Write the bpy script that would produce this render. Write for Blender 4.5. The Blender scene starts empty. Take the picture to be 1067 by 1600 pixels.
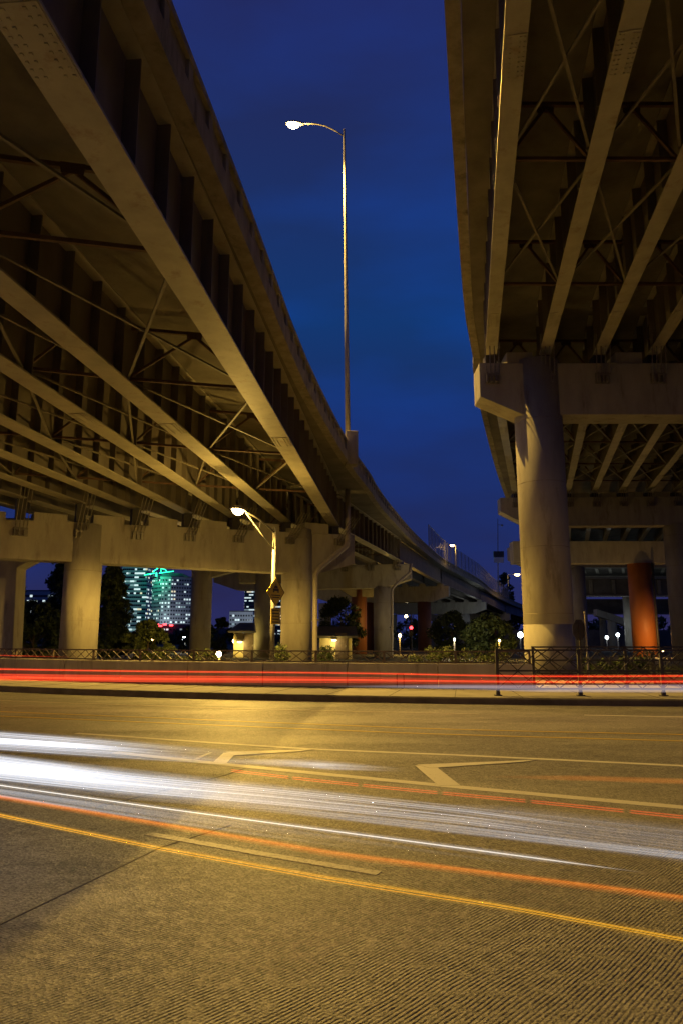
import bpy, math, random
import numpy as np
from mathutils import Vector
R = math.radians
PI = math.pi
rnd = random.Random(7)
scene = bpy.context.scene
COL = scene.collection

# ------------------------------------------------------------------ camera
CAM_F, CAM_TH, CAM_H = 1122.0, R(10.1), 1.5
cam_data = bpy.data.cameras.new('camera')
cam_data.sensor_fit = 'VERTICAL'
cam_data.sensor_height = 36.0
cam_data.sensor_width = 24.0
cam_data.lens = CAM_F / 1600 * 36.0
cam_data.clip_start = 0.05
cam_data.clip_end = 6000
cam = bpy.data.objects.new('camera', cam_data)
COL.objects.link(cam)
cam.location = (0, 0, CAM_H)
cam.rotation_euler = (PI / 2 + CAM_TH, 0, 0)
scene.camera = cam

# ------------------------------------------------------------------ view
scene.view_settings.view_transform = 'Standard'
scene.view_settings.look = 'None'
scene.view_settings.exposure = 0.0
scene.view_settings.gamma = 1.0
scene.view_settings.use_curve_mapping = False
scene.cycles.use_denoising = True
scene.cycles.max_bounces = 8
scene.cycles.diffuse_bounces = 5
scene.cycles.glossy_bounces = 2
scene.cycles.transparent_max_bounces = 160
scene.cycles.sample_clamp_indirect = 6.0
scene.cycles.caustics_reflective = False
scene.cycles.caustics_refractive = False

# ------------------------------------------------------------------ night sky
world = bpy.data.worlds.new('World')
scene.world = world
world.use_nodes = True
wn = world.node_tree
wn.nodes.clear()
wout = wn.nodes.new('ShaderNodeOutputWorld')
wbg = wn.nodes.new('ShaderNodeBackground')
wtc = wn.nodes.new('ShaderNodeTexCoord')
wsep = wn.nodes.new('ShaderNodeSeparateXYZ')
wramp = wn.nodes.new('ShaderNodeValToRGB')
wn.links.new(wtc.outputs['Generated'], wsep.inputs[0])
wn.links.new(wsep.outputs['Z'], wramp.inputs[0])
cr = wramp.color_ramp
cr.elements[0].position = 0.0
cr.elements[0].color = (0.020, 0.026, 0.120, 1)
cr.elements[1].position = 1.0
cr.elements[1].color = (0.008, 0.014, 0.08, 1)
for p, c in ((0.12, (0.011, 0.024, 0.13, 1)), (0.28, (0.0085, 0.030, 0.165, 1)),
             (0.42, (0.0050, 0.046, 0.245, 1)), (0.60, (0.010, 0.032, 0.175, 1)), (0.78, (0.014, 0.021, 0.12, 1))):
    e = cr.elements.new(p)
    e.color = c
wmap = wn.nodes.new('ShaderNodeMapping')
wmap.inputs['Scale'].default_value = (1.0, 1.0, 3.2)
wmap.inputs['Rotation'].default_value = (R(8), R(-5), 0)
wn.links.new(wtc.outputs['Generated'], wmap.inputs[0])
wnoise = wn.nodes.new('ShaderNodeTexNoise')
wnoise.inputs['Scale'].default_value = 2.1
wnoise.inputs['Detail'].default_value = 5
wnoise.inputs['Roughness'].default_value = 0.5
wn.links.new(wmap.outputs[0], wnoise.inputs[0])
wcr = wn.nodes.new('ShaderNodeValToRGB')
wcr.color_ramp.elements[0].position = 0.36
wcr.color_ramp.elements[0].color = (1.0, 1.0, 1.0, 1)
wcr.color_ramp.elements[1].position = 0.62
wcr.color_ramp.elements[1].color = (1.15, 0.72, 0.58, 1)
wn.links.new(wnoise.outputs[0], wcr.inputs[0])
wmul = wn.nodes.new('ShaderNodeMix')
wmul.data_type = 'RGBA'
wmul.blend_type = 'MULTIPLY'
wmul.inputs['Factor'].default_value = 1.0
wn.links.new(wramp.outputs[0], wmul.inputs[6])
wn.links.new(wcr.outputs[0], wmul.inputs[7])
wn.links.new(wmul.outputs[2], wbg.inputs['Color'])
wbg.inputs['Strength'].default_value = 1.15
wn.links.new(wbg.outputs[0], wout.inputs[0])

SODIUM = (1.0, 0.61, 0.115)

# ------------------------------------------------------------------ helpers: points
def ray(px, py):
    u = (px - 533.5) / CAM_F
    v = (800 - py) / CAM_F
    c, s = math.cos(CAM_TH), math.sin(CAM_TH)
    return (u, c - v * s, s + v * c)
def G(px, py, z=0.0):
    """world point seen at that place of the photograph, on the level z"""
    r = ray(px, py)
    t = (z - CAM_H) / r[2]
    return (r[0] * t, r[1] * t, z)
def D(px, py, Y):
    """world point seen at that place of the photograph, at the distance Y"""
    r = ray(px, py)
    t = Y / r[1]
    return (r[0] * t, Y, r[2] * t + CAM_H)

# ------------------------------------------------------------------ helpers: objects
WL = {}
def reg(o, parent, loc=(0, 0, 0)):
    COL.objects.link(o)
    if parent is not None:
        o.parent = parent
        pl = WL[parent.name]
        o.location = (loc[0] - pl[0], loc[1] - pl[1], loc[2] - pl[2])
    else:
        o.location = loc
    WL[o.name] = tuple(loc)
    return o
def tag(o, label=None, cat=None, group=None, kind=None):
    if label: o['label'] = label
    if cat: o['category'] = cat
    if group: o['group'] = group
    if kind: o['kind'] = kind
    return o
def thing(name, loc, label, cat, group=None):
    o = bpy.data.objects.new(name, None)
    o.empty_display_size = 0.3
    reg(o, None, loc)
    return tag(o, label, cat, group)

class MB:
    def __init__(s):
        s.v = []; s.f = []
    def add(s, vs, fs):
        n = len(s.v)
        s.v.extend(vs)
        s.f.extend([tuple(i + n for i in f) for f in fs])
        return s
    def box(s, c, size, rz=0.0):
        cx, cy, cz = c
        a, b, h = size[0] / 2, size[1] / 2, size[2] / 2
        co, si = math.cos(rz), math.sin(rz)
        vs = []
        for z in (-h, h):
            for x, y in ((-a, -b), (a, -b), (a, b), (-a, b)):
                vs.append((cx + x * co - y * si, cy + x * si + y * co, cz + z))
        return s.add(vs, [(3, 2, 1, 0), (4, 5, 6, 7), (0, 1, 5, 4), (1, 2, 6, 5), (2, 3, 7, 6), (3, 0, 4, 7)])
    def bar(s, p, q, w, h=None):
        h = h or w
        p = Vector(p); q = Vector(q)
        d = (q - p).normalized()
        up = Vector((0, 0, 1)) if abs(d.z) < 0.95 else Vector((0, 1, 0))
        a = d.cross(up).normalized() * (w / 2)
        b = a.cross(d).normalized() * (h / 2)
        vs = []
        for o in (p, q):
            for sa, sb in ((-1, -1), (1, -1), (1, 1), (-1, 1)):
                vs.append(tuple(o + a * sa + b * sb))
        return s.add(vs, [(3, 2, 1, 0), (4, 5, 6, 7), (0, 1, 5, 4), (1, 2, 6, 5), (2, 3, 7, 6), (3, 0, 4, 7)])
    def tube(s, pts, rad, n=8, cap=True):
        pts = [Vector(p) for p in pts]
        if not hasattr(rad, '__len__'): rad = [rad] * len(pts)
        vs = []; fs = []
        ref = None
        for i, p in enumerate(pts):
            d = (pts[min(i + 1, len(pts) - 1)] - pts[max(i - 1, 0)]).normalized()
            if ref is None:
                ref = Vector((0, 0, 1)) if abs(d.z) < 0.9 else Vector((1, 0, 0))
            a = (ref - d * ref.dot(d)).normalized()
            ref = a
            b = d.cross(a)
            for k in range(n):
                t = 2 * PI * k / n
                vs.append(tuple(p + (a * math.cos(t) + b * math.sin(t)) * rad[i]))
        for i in range(len(pts) - 1):
            for k in range(n):
                k2 = (k + 1) % n
                fs.append((i * n + k, i * n + k2, (i + 1) * n + k2, (i + 1) * n + k))
        if cap:
            fs.append(tuple(range(n - 1, -1, -1)))
            fs.append(tuple(range((len(pts) - 1) * n, len(pts) * n)))
        return s.add(vs, fs)
    def sweep(s, sec, path, cap=True):
        """sec: (lateral to the right, height) outline; path: 3D points; sections stay upright"""
        path = [Vector(p) for p in path]
        n = len(sec); vs = []; fs = []
        for i, p in enumerate(path):
            d = path[min(i + 1, len(path) - 1)] - path[max(i - 1, 0)]
            d.z = 0
            d.normalize()
            r = Vector((d.y, -d.x, 0))
            for (l, h) in sec:
                vs.append((p.x + r.x * l, p.y + r.y * l, p.z + h))
        for i in range(len(path) - 1):
            for k in range(n):
                k2 = (k + 1) % n
                fs.append((i * n + k, i * n + k2, (i + 1) * n + k2, (i + 1) * n + k))
        if cap:
            fs.append(tuple(range(n - 1, -1, -1)))
            fs.append(tuple(range((len(path) - 1) * n, len(path) * n)))
        return s.add(vs, fs)
    def prism(s, poly, off):
        """poly: 3D outline, off: extrusion vector"""
        n = len(poly)
        vs = [tuple(p) for p in poly] + [(p[0] + off[0], p[1] + off[1], p[2] + off[2]) for p in poly]
        fs = [tuple(range(n - 1, -1, -1)), tuple(range(n, 2 * n))]
        for k in range(n):
            k2 = (k + 1) % n
            fs.append((k, k2, n + k2, n + k))
        return s.add(vs, fs)
    def mesh(s, name, mat, off=(0, 0, 0), smooth=False):
        me = bpy.data.meshes.new(name)
        ox, oy, oz = off
        me.from_pydata([(x - ox, y - oy, z - oz) for x, y, z in s.v], [], s.f)
        if mat: me.materials.append(mat)
        import bmesh
        bm = bmesh.new(); bm.from_mesh(me)
        bmesh.ops.recalc_face_normals(bm, faces=bm.faces)
        bm.to_mesh(me); bm.free()
        if smooth:
            me.polygons.foreach_set('use_smooth', [len(p.vertices) == 4 for p in me.polygons])
        me.update()
        return me
    def build(s, name, mat, parent=None, smooth=False, loc=None, bevel=0):
        if loc is None:
            loc = WL[parent.name] if parent is not None else (0, 0, 0)
        o = bpy.data.objects.new(name, s.mesh(name, mat, loc, smooth))
        reg(o, parent, loc)
        if bevel:
            m = o.modifiers.new('bevel', 'BEVEL')
            m.width = bevel; m.segments = 2; m.limit_method = 'ANGLE'
        return o
def place(mesh, name, loc, parent, rot=(0, 0, 0), scale=(1, 1, 1)):
    o = bpy.data.objects.new(name, mesh)
    reg(o, parent, loc)
    o.rotation_euler = rot
    o.scale = scale
    return o
def crom(pts, step=3.0):
    """smooth curve through the points, resampled"""
    P = [Vector(p) for p in pts]
    P = [P[0] * 2 - P[1]] + P + [P[-1] * 2 - P[-2]]
    out = []
    for i in range(1, len(P) - 2):
        a, b, c, d = P[i - 1], P[i], P[i + 1], P[i + 2]
        n = max(1, int((c - b).length / step))
        for k in range(n):
            t = k / n
            out.append(0.5 * ((2 * b) + (c - a) * t + (2 * a - 5 * b + 4 * c - d) * t * t + (3 * b - a - 3 * c + d) * t ** 3))
    out.append(P[-2])
    return out
def offset(path, lat, dz=0.0):
    out = []
    for i, p in enumerate(path):
        d = path[min(i + 1, len(path) - 1)] - path[max(i - 1, 0)]
        d.z = 0; d.normalize()
        out.append(Vector((p.x + d.y * lat, p.y - d.x * lat, p.z + dz)))
    return out
def along(path, s):
    for i in range(len(path) - 1):
        L = (path[i + 1] - path[i]).length
        if s <= L or i == len(path) - 2:
            d = (path[i + 1] - path[i]).normalized()
            return path[i] + d * s, d
        s -= L
def length(path):
    return sum((path[i + 1] - path[i]).length for i in range(len(path) - 1))
def at_y(path, Y):
    for i in range(len(path) - 1):
        if path[i].y <= Y <= path[i + 1].y:
            t = (Y - path[i].y) / (path[i + 1].y - path[i].y)
            return path[i].lerp(path[i + 1], t), (path[i + 1] - path[i]).normalized()
    return path[-1], (path[-1] - path[-2]).normalized()

# ------------------------------------------------------------------ materials
def nodes(name):
    m = bpy.data.materials.new(name)
    m.use_nodes = True
    nt = m.node_tree
    b = nt.nodes['Principled BSDF']
    return m, nt, b
def surf(name, c1, c2, scale=2.0, rough=0.8, bump=0.3, bscale=40.0, streak=0.0, metal=0.0, dist=0.01, stain=None):
    m, nt, b = nodes(name)
    tc = nt.nodes.new('ShaderNodeTexCoord')
    geo = nt.nodes.new('ShaderNodeNewGeometry')
    n1 = nt.nodes.new('ShaderNodeTexNoise')
    n1.inputs['Scale'].default_value = scale
    n1.inputs['Detail'].default_value = 8
    n1.inputs['Roughness'].default_value = 0.62
    mp = nt.nodes.new('ShaderNodeMapping')
    mp.inputs['Scale'].default_value = (1, 1, 1 - 0.93 * streak)
    nt.links.new(geo.outputs['Position'], mp.inputs[0])
    nt.links.new(mp.outputs[0], n1.inputs[0])
    rp = nt.nodes.new('ShaderNodeValToRGB')
    rp.color_ramp.elements[0].position = 0.32
    rp.color_ramp.elements[0].color = (*c1, 1)
    rp.color_ramp.elements[1].position = 0.68
    rp.color_ramp.elements[1].color = (*c2, 1)
    nt.links.new(n1.outputs[0], rp.inputs[0])
    last = rp.outputs[0]
    if stain:
        n3 = nt.nodes.new('ShaderNodeTexNoise')
        n3.inputs['Scale'].default_value = stain[1]
        n3.inputs['Detail'].default_value = 6
        n3.inputs['Roughness'].default_value = 0.7
        mp3 = nt.nodes.new('ShaderNodeMapping')
        mp3.inputs['Scale'].default_value = (1, 1, 0.22)
        nt.links.new(geo.outputs['Position'], mp3.inputs[0])
        nt.links.new(mp3.outputs[0], n3.inputs[0])
        r3 = nt.nodes.new('ShaderNodeValToRGB')
        r3.color_ramp.elements[0].position = 0.56
        r3.color_ramp.elements[0].color = (0, 0, 0, 1)
        r3.color_ramp.elements[1].position = 0.72
        r3.color_ramp.elements[1].color = (stain[2],) * 3 + (1,)
        nt.links.new(n3.outputs[0], r3.inputs[0])
        mx = nt.nodes.new('ShaderNodeMix'); mx.data_type = 'RGBA'
        nt.links.new(r3.outputs[0], mx.inputs['Factor'])
        nt.links.new(last, mx.inputs[6])
        mx.inputs[7].default_value = (*stain[0], 1)
        last = mx.outputs[2]
    nt.links.new(last, b.inputs['Base Color'])
    b.inputs['Roughness'].default_value = rough
    b.inputs['Metallic'].default_value = metal
    if bump:
        n2 = nt.nodes.new('ShaderNodeTexNoise')
        n2.inputs['Scale'].default_value = bscale
        n2.inputs['Detail'].default_value = 4
        nt.links.new(geo.outputs['Position'], n2.inputs[0])
        bp = nt.nodes.new('ShaderNodeBump')
        bp.inputs['Strength'].default_value = bump
        bp.inputs['Distance'].default_value = dist
        nt.links.new(n2.outputs[0], bp.inputs['Height'])
        nt.links.new(bp.outputs[0], b.inputs['Normal'])
    return m
def emit(name, col, strength):
    m, nt, b = nodes(name)
    b.inputs['Base Color'].default_value = (*[min(1, c) for c in col], 1)
    b.inputs['Emission Color'].default_value = (*col, 1)
    b.inputs['Emission Strength'].default_value = strength
    return m
M = {}
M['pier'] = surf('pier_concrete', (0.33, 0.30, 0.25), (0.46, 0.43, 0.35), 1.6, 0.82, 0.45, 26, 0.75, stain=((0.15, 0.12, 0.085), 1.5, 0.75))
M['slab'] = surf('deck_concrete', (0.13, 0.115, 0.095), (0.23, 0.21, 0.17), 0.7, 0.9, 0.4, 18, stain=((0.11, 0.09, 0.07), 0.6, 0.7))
M['parapet'] = surf('parapet_concrete', (0.22, 0.20, 0.15), (0.38, 0.34, 0.26), 2.5, 0.9, 0.5, 22, 0.7, stain=((0.09, 0.08, 0.06), 1.6, 0.9))
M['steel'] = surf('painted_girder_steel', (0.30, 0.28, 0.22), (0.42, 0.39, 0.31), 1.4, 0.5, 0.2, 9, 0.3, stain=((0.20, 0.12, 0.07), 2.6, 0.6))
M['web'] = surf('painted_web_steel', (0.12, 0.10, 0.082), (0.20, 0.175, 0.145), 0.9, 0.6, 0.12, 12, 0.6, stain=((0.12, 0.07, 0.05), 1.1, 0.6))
M['rust'] = surf('rusty_bracing_steel', (0.065, 0.032, 0.02), (0.12, 0.065, 0.038), 3.0, 0.8, 0.3, 30)
M['lateral'] = surf('painted_brace_steel', (0.13, 0.115, 0.09), (0.20, 0.175, 0.135), 3.0, 0.6, 0.1, 30)
M['cable'] = surf('galvanised_cable', (0.20, 0.18, 0.15), (0.30, 0.28, 0.24), 8, 0.5, 0.1, 60, metal=0.3)
M['dark_metal'] = surf('dark_painted_metal', (0.035, 0.032, 0.03), (0.06, 0.05, 0.045), 6, 0.55, 0.15, 60)
M['brown_metal'] = surf('brown_painted_metal', (0.085, 0.06, 0.045), (0.14, 0.10, 0.07), 6, 0.55, 0.15, 60)
M['galv'] = surf('galvanised_steel', (0.26, 0.25, 0.23), (0.34, 0.33, 0.31), 5, 0.5, 0.08, 60, metal=0.2)
M['pipe'] = surf('painted_pipe', (0.34, 0.30, 0.24), (0.42, 0.38, 0.30), 3, 0.5, 0.1, 30)
M['walk'] = surf('sidewalk_concrete', (0.24, 0.22, 0.18), (0.34, 0.31, 0.26), 1.4, 0.85, 0.3, 60, stain=((0.16, 0.13, 0.10), 0.5, 0.6))
M['kerb'] = surf('kerb_concrete', (0.07, 0.06, 0.05), (0.14, 0.12, 0.10), 2, 0.9, 0.4, 40)  # dark base colour carries the shade on the kerb face, along with tyre dirt
M['wall'] = surf('barrier_concrete', (0.38, 0.34, 0.27), (0.52, 0.48, 0.39), 1.6, 0.88, 0.35, 50, 0.75, stain=((0.14, 0.12, 0.08), 1.3, 0.7))
M['soil'] = surf('dark_soil', (0.020, 0.022, 0.012), (0.055, 0.045, 0.028), 1.2, 0.95, 0.8, 9, dist=0.05)
M['orange'] = surf('orange_painted_column', (0.30, 0.085, 0.018), (0.40, 0.13, 0.028), 1.0, 0.6, 0.15, 20, 0.8)
M['brownred'] = surf('red_brown_painted_column', (0.13, 0.045, 0.022), (0.20, 0.075, 0.035), 1.0, 0.65, 0.15, 20, 0.8)
M['bark'] = surf('tree_bark', (0.05, 0.035, 0.022), (0.10, 0.075, 0.05), 5, 0.95, 0.8, 25, 0.7)
M['tower_a'] = surf('tower_cladding_grey', (0.30, 0.31, 0.34), (0.38, 0.39, 0.42), 0.05, 0.7, 0)
M['tower_b'] = surf('tower_cladding_pale', (0.50, 0.52, 0.52), (0.60, 0.62, 0.62), 0.05, 0.7, 0)
M['tower_c'] = surf('tower_cladding_dark', (0.06, 0.065, 0.08), (0.10, 0.10, 0.12), 0.05, 0.7, 0)
M['dark_glass'] = surf('dark_window_glass', (0.010, 0.012, 0.018), (0.03, 0.035, 0.045), 0.3, 0.25, 0)
M['plaster_y'] = surf('yellow_plaster', (0.46, 0.38, 0.18), (0.56, 0.47, 0.24), 0.7, 0.8, 0.1, 10)
M['roofing'] = surf('roof_sheet', (0.10, 0.09, 0.08), (0.17, 0.15, 0.13), 0.8, 0.7, 0.1, 10)
M['sign_yellow'] = surf('yellow_sign_sheet', (0.50, 0.38, 0.03), (0.62, 0.47, 0.04), 8, 0.45, 0)
M['sign_black'] = surf('black_sign_print', (0.015, 0.015, 0.015), (0.03, 0.03, 0.03), 8, 0.5, 0)
M['sign_white'] = surf('white_sign_sheet', (0.55, 0.53, 0.48), (0.65, 0.63, 0.58), 8, 0.5, 0)
M['lens_sodium'] = emit('lit_sodium_lens', (1.0, 0.80, 0.42), 26)
M['lens_far'] = emit('lit_far_sodium_lens', (1.0, 0.66, 0.26), 22)
M['lens_white'] = emit('lit_white_lens', (0.80, 0.95, 1.0), 22)
M['lens_red'] = emit('lit_red_lens', (1.0, 0.05, 0.06), 6)
M['win_cool'] = emit('lit_window_cool', (0.78, 0.95, 0.92), 0.85)
M['win_warm'] = emit('lit_window_warm', (1.0, 0.86, 0.55), 0.75)
M['win_dim'] = emit('lit_window_dim', (0.55, 0.72, 0.68), 0.28)
M['neon'] = emit('green_neon', (0.03, 1.0, 0.42), 2.6)

def leaf_mat(name, a, b2):
    m, nt, b = nodes(name)
    oi = nt.nodes.new('ShaderNodeNewGeometry')
    rp = nt.nodes.new('ShaderNodeValToRGB')
    rp.color_ramp.elements[0].color = (*a, 1)
    rp.color_ramp.elements[1].color = (*b2, 1)
    nt.links.new(oi.outputs['Random Per Island'], rp.inputs[0])
    nt.links.new(rp.outputs[0], b.inputs['Base Color'])
    b.inputs['Roughness'].default_value = 0.7
    return m
M['leaf'] = leaf_mat('dark_green_leaves', (0.022, 0.040, 0.012), (0.065, 0.090, 0.026))
M['leaf2'] = leaf_mat('olive_leaves', (0.040, 0.060, 0.014), (0.10, 0.12, 0.035))
M['leaf3'] = leaf_mat('grass_blades', (0.030, 0.045, 0.012), (0.09, 0.10, 0.035))

def road_mat():
    m, nt, b = nodes('grooved_concrete_road')
    N = nt.nodes.new; L = nt.links.new
    def math_(op, a, bb=None, c=None):
        n = N('ShaderNodeMath'); n.operation = op
        for i, x in enumerate((a, bb, c)):
            if x is None: continue
            if isinstance(x, (int, float)): n.inputs[i].default_value = x
            else: L(x, n.inputs[i])
        return n.outputs[0]
    geo = N('ShaderNodeNewGeometry')
    sp = N('ShaderNodeSeparateXYZ'); L(geo.outputs['Position'], sp.inputs[0])
    def noise(scale, detail=4, rough=0.6, vec=None, dist=0.0):
        n = N('ShaderNodeTexNoise'); n.inputs['Scale'].default_value = scale
        n.inputs['Detail'].default_value = detail; n.inputs['Roughness'].default_value = rough
        n.inputs['Distortion'].default_value = dist
        L(vec if vec is not None else geo.outputs['Position'], n.inputs[0])
        return n.outputs[0]
    def ramp(f, p0, p1):
        n = N('ShaderNodeMapRange'); n.clamp = True
        n.inputs['From Min'].default_value = p0; n.inputs['From Max'].default_value = p1
        L(f, n.inputs['Value'])
        return n.outputs[0]
    # the tining fans out slightly as the street bends: angle grows to the left
    # transverse coordinate around a far pivot
    px, py = 34.0, -18.0 + 58.0     # pivot beyond the street
    dx = math_('SUBTRACT', sp.outputs['X'], px)
    dy = math_('SUBTRACT', sp.outputs['Y'], py)
    ang = math_('ARCTAN2', dy, dx)
    t = math_('MULTIPLY', ang, 50.0)            # about metres of arc near the camera
    wob = math_('MULTIPLY', noise(7.0, 3), 0.008)
    wob2 = math_('MULTIPLY', noise(0.8, 2), 0.09)
    t = math_('ADD', t, math_('ADD', wob, wob2))
    wave = math_('SINE', math_('MULTIPLY', t, 2 * PI / 0.0225))
    wave = math_('POWER', math_('MULTIPLY_ADD', wave, 0.5, 0.5), 0.5)
    # where the tining survives: lanes, not the worn wheel paths
    mp = N('ShaderNodeMapping'); mp.inputs['Rotation'].default_value = (0, 0, R(26))
    mp.inputs['Scale'].default_value = (0.35, 1.0, 1.0)
    L(geo.outputs['Position'], mp.inputs[0])
    patch = ramp(math_('ADD', noise(0.75, 4, 0.6, mp.outputs[0]), math_('MULTIPLY', noise(9.0, 3), 0.08)), 0.45, 0.57)
    patch = math_('MULTIPLY', patch, ramp(noise(11.0, 4), 0.36, 0.54))
    groove = math_('MULTIPLY', math_('SUBTRACT', wave, 1.0), patch)   # 0 .. -1
    # aggregate
    vo = N('ShaderNodeTexVoronoi'); vo.inputs['Scale'].default_value = 70.0
    L(geo.outputs['Position'], vo.inputs['Vector'])
    stones = vo.outputs['Distance']
    grit = noise(150.0, 3, 0.75)
    pits = ramp(noise(38.0, 3, 0.7), 0.60, 0.74)
    # colour
    big = ramp(noise(0.5, 6, 0.65, mp.outputs[0]), 0.30, 0.70)
    mid = ramp(noise(3.2, 6, 0.7), 0.30, 0.72)
    c1 = N('ShaderNodeMix'); c1.data_type = 'RGBA'
    c1.inputs[6].default_value = (0.120, 0.110, 0.096, 1); c1.inputs[7].default_value = (0.29, 0.268, 0.228, 1)
    L(math_('MULTIPLY_ADD', big, 0.55, math_('MULTIPLY', mid, 0.45)), c1.inputs['Factor'])
    cc = N('ShaderNodeTexVoronoi'); cc.inputs['Scale'].default_value = 70.0
    L(geo.outputs['Position'], cc.inputs['Vector'])
    sc = N('ShaderNodeSeparateColor'); L(cc.outputs['Color'], sc.inputs[0])
    tone = math_('MULTIPLY_ADD', ramp(sc.outputs[0], 0.0, 1.0), 1.05, 0.48)
    tone = math_('MULTIPLY', tone, math_('MULTIPLY_ADD', pits, -0.62, 1.0))
    tone = math_('MULTIPLY', tone, math_('MULTIPLY_ADD', groove, 0.50, 1.0))
    tone = math_('MULTIPLY', tone, math_('MULTIPLY_ADD', ramp(grit, 0.3, 0.7), 0.5, 0.75))
    c2 = N('ShaderNodeMix'); c2.data_type = 'RGBA'; c2.blend_type = 'MULTIPLY'; c2.inputs['Factor'].default_value = 1
    L(c1.outputs[2], c2.inputs[6])
    cmb = N('ShaderNodeCombineColor')
    for i in range(3): L(tone, cmb.inputs[i])
    L(cmb.outputs[0], c2.inputs[7])
    L(c2.outputs[2], b.inputs['Base Color'])
    b.inputs['Roughness'].default_value = 0.58
    h = math_('MULTIPLY', groove, 0.0095)
    h = math_('ADD', h, math_('MULTIPLY', stones, 0.0060))
    h = math_('ADD', h, math_('MULTIPLY', grit, 0.0035))
    h = math_('SUBTRACT', h, math_('MULTIPLY', pits, 0.0060))
    bp = N('ShaderNodeBump'); bp.inputs['Strength'].default_value = 0.9; bp.inputs['Distance'].default_value = 1.0
    L(h, bp.inputs['Height']); L(bp.outputs[0], b.inputs['Normal'])
    return m
M['road'] = road_mat()
def paint_mat(name, col, wear=0.5):
    m, nt, b = nodes(name)
    N = nt.nodes.new; L = nt.links.new
    geo = N('ShaderNodeNewGeometry')
    n1 = N('ShaderNodeTexNoise'); n1.inputs['Scale'].default_value = 26; n1.inputs['Detail'].default_value = 6
    n1.inputs['Roughness'].default_value = 0.75
    L(geo.outputs['Position'], n1.inputs[0])
    rp = N('ShaderNodeValToRGB')
    rp.color_ramp.elements[0].position = wear - 0.10
    rp.color_ramp.elements[0].color = (0.22, 0.19, 0.15, 1)
    rp.color_ramp.elements[1].position = wear + 0.02
    rp.color_ramp.elements[1].color = (*col, 1)
    L(n1.outputs[0], rp.inputs[0]); L(rp.outputs[0], b.inputs['Base Color'])
    b.inputs['Roughness'].default_value = 0.6
    bp = N('ShaderNodeBump'); bp.inputs['Strength'].default_value = 0.6; bp.inputs['Distance'].default_value = 0.003
    L(n1.outputs[0], bp.inputs['Height']); L(bp.outputs[0], b.inputs['Normal'])
    return m
M['paint_w'] = paint_mat('white_road_paint', (0.62, 0.58, 0.50), 0.40)
M['paint_worn'] = paint_mat('worn_white_road_paint', (0.45, 0.41, 0.33), 0.50)
M['paint_y'] = paint_mat('yellow_road_paint', (0.52, 0.36, 0.03), 0.42)

# ================================================================== SETTING
# ---- ground, road, sidewalk
KERB = [(-120, 130, 0), (-80, 84, 0), (-50, 53, 0), (-32, 36.8, 0), (-20, 28.0, 0), (-10.14, 21.93, 0), (-6.11, 20.1, 0), (-2.84, 18.91, 0),
        (2.69, 17.61, 0), (7.81, 16.94, 0), (20, 15.6, 0), (45, 13.5, 0), (90, 10, 0)]
kerb = crom(KERB, 1.5)
wall_line = offset(kerb, -3.45)      # left of the direction of travel = away from the camera
g = MB().add([(-1500, -400, -0.06), (1500, -400, -0.06), (1500, 2500, -0.06), (-1500, 2500, -0.06)], [(0, 1, 2, 3)]).build('ground', M['soil'])
tag(g, kind='structure')
rb = MB()
far = [(p.x, p.y, 0.0) for p in kerb]
vs = []; fs = []
for i, p in enumerate(far):
    vs += [(p[0], -60.0 if p[0] > -60 else -60.0, 0.0), p]
for i in range(len(far) - 1):
    fs.append((2 * i, 2 * i + 2, 2 * i + 3, 2 * i + 1))
rb.add(vs, fs)
road = rb.build('road', M['road'])
tag(road, kind='structure')
# sidewalk: slabs with joints
sw = MB()
side = MB().sweep([(-0.15, -0.2), (-0.15, 0.15), (-8.0, 0.15), (-8.0, -0.2)], kerb).build('sidewalk', M['walk'])
tag(side, kind='structure')
kb = MB().sweep([(0.0, -0.1), (0.0, 0.125), (-0.03, 0.155), (-0.146, 0.155), (-0.146, -0.1)], kerb).build('kerb', M['kerb'])
tag(kb, kind='structure')
jm = MB()
KL = length(kerb)
s = 90.0
while s < KL - 40:
    p, d = along(kerb, s)
    n = Vector((-d.y, d.x, 0))
    jm.bar(tuple(p + n * 0.16 + Vector((0, 0, 0.1525))), tuple(p + n * 3.3 + Vector((0, 0, 0.1525))), 0.016, 0.005)
    s += 1.6
tag(jm.build('sidewalk_joint', M['kerb'], side), kind='stuff')

# ---- painted markings (sheets a few mm proud of the road)
mark_n = [0]
def strip(name, pts, w, mat, z=0.004):
    b = MB()
    path = crom([(p[0], p[1], z) for p in pts], 1.0)
    b.sweep([(-w / 2, -0.003), (-w / 2, 0.0), (w / 2, 0.0), (w / 2, -0.003)], path)
    o = b.build(name, mat, road)
    return o
def ext(pts, a, c):
    """lengthen a line at both ends, in metres"""
    p0, p1 = Vector(pts[0][:2]), Vector(pts[1][:2]); q0, q1 = Vector(pts[-1][:2]), Vector(pts[-2][:2])
    A = p0 + (p0 - p1).normalized() * a; B = q0 + (q0 - q1).normalized() * c
    out = [tuple(p[:2]) for p in pts]
    if a > 0: out = [tuple(p0 + (p0 - p1).normalized() * min(a, 1.5))] + out
    if a > 3: out = [tuple(A)] + out
    if c > 0: out = out + [tuple(q0 + (q0 - q1).normalized() * min(c, 1.5))]
    if c > 3: out = out + [tuple(B)]
    return out
strip('lane_line', ext([G(0, 1095), G(360, 1107), G(560, 1112), G(748, 1116)], 6, 0), 0.10, M['paint_worn'])
strip('lane_line', ext([G(912, 1117.5), G(1067, 1120.5)], 0, 4), 0.10, M['paint_w'])
strip('centre_line', ext([G(0, 1112), G(500, 1132), G(710, 1139.8), G(1067, 1148)], 14, 22), 0.09, M['paint_y'])
strip('centre_line', ext([G(0, 1119), G(500, 1140), G(710, 1148), G(1067, 1158)], 14, 22), 0.09, M['paint_y'])
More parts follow.
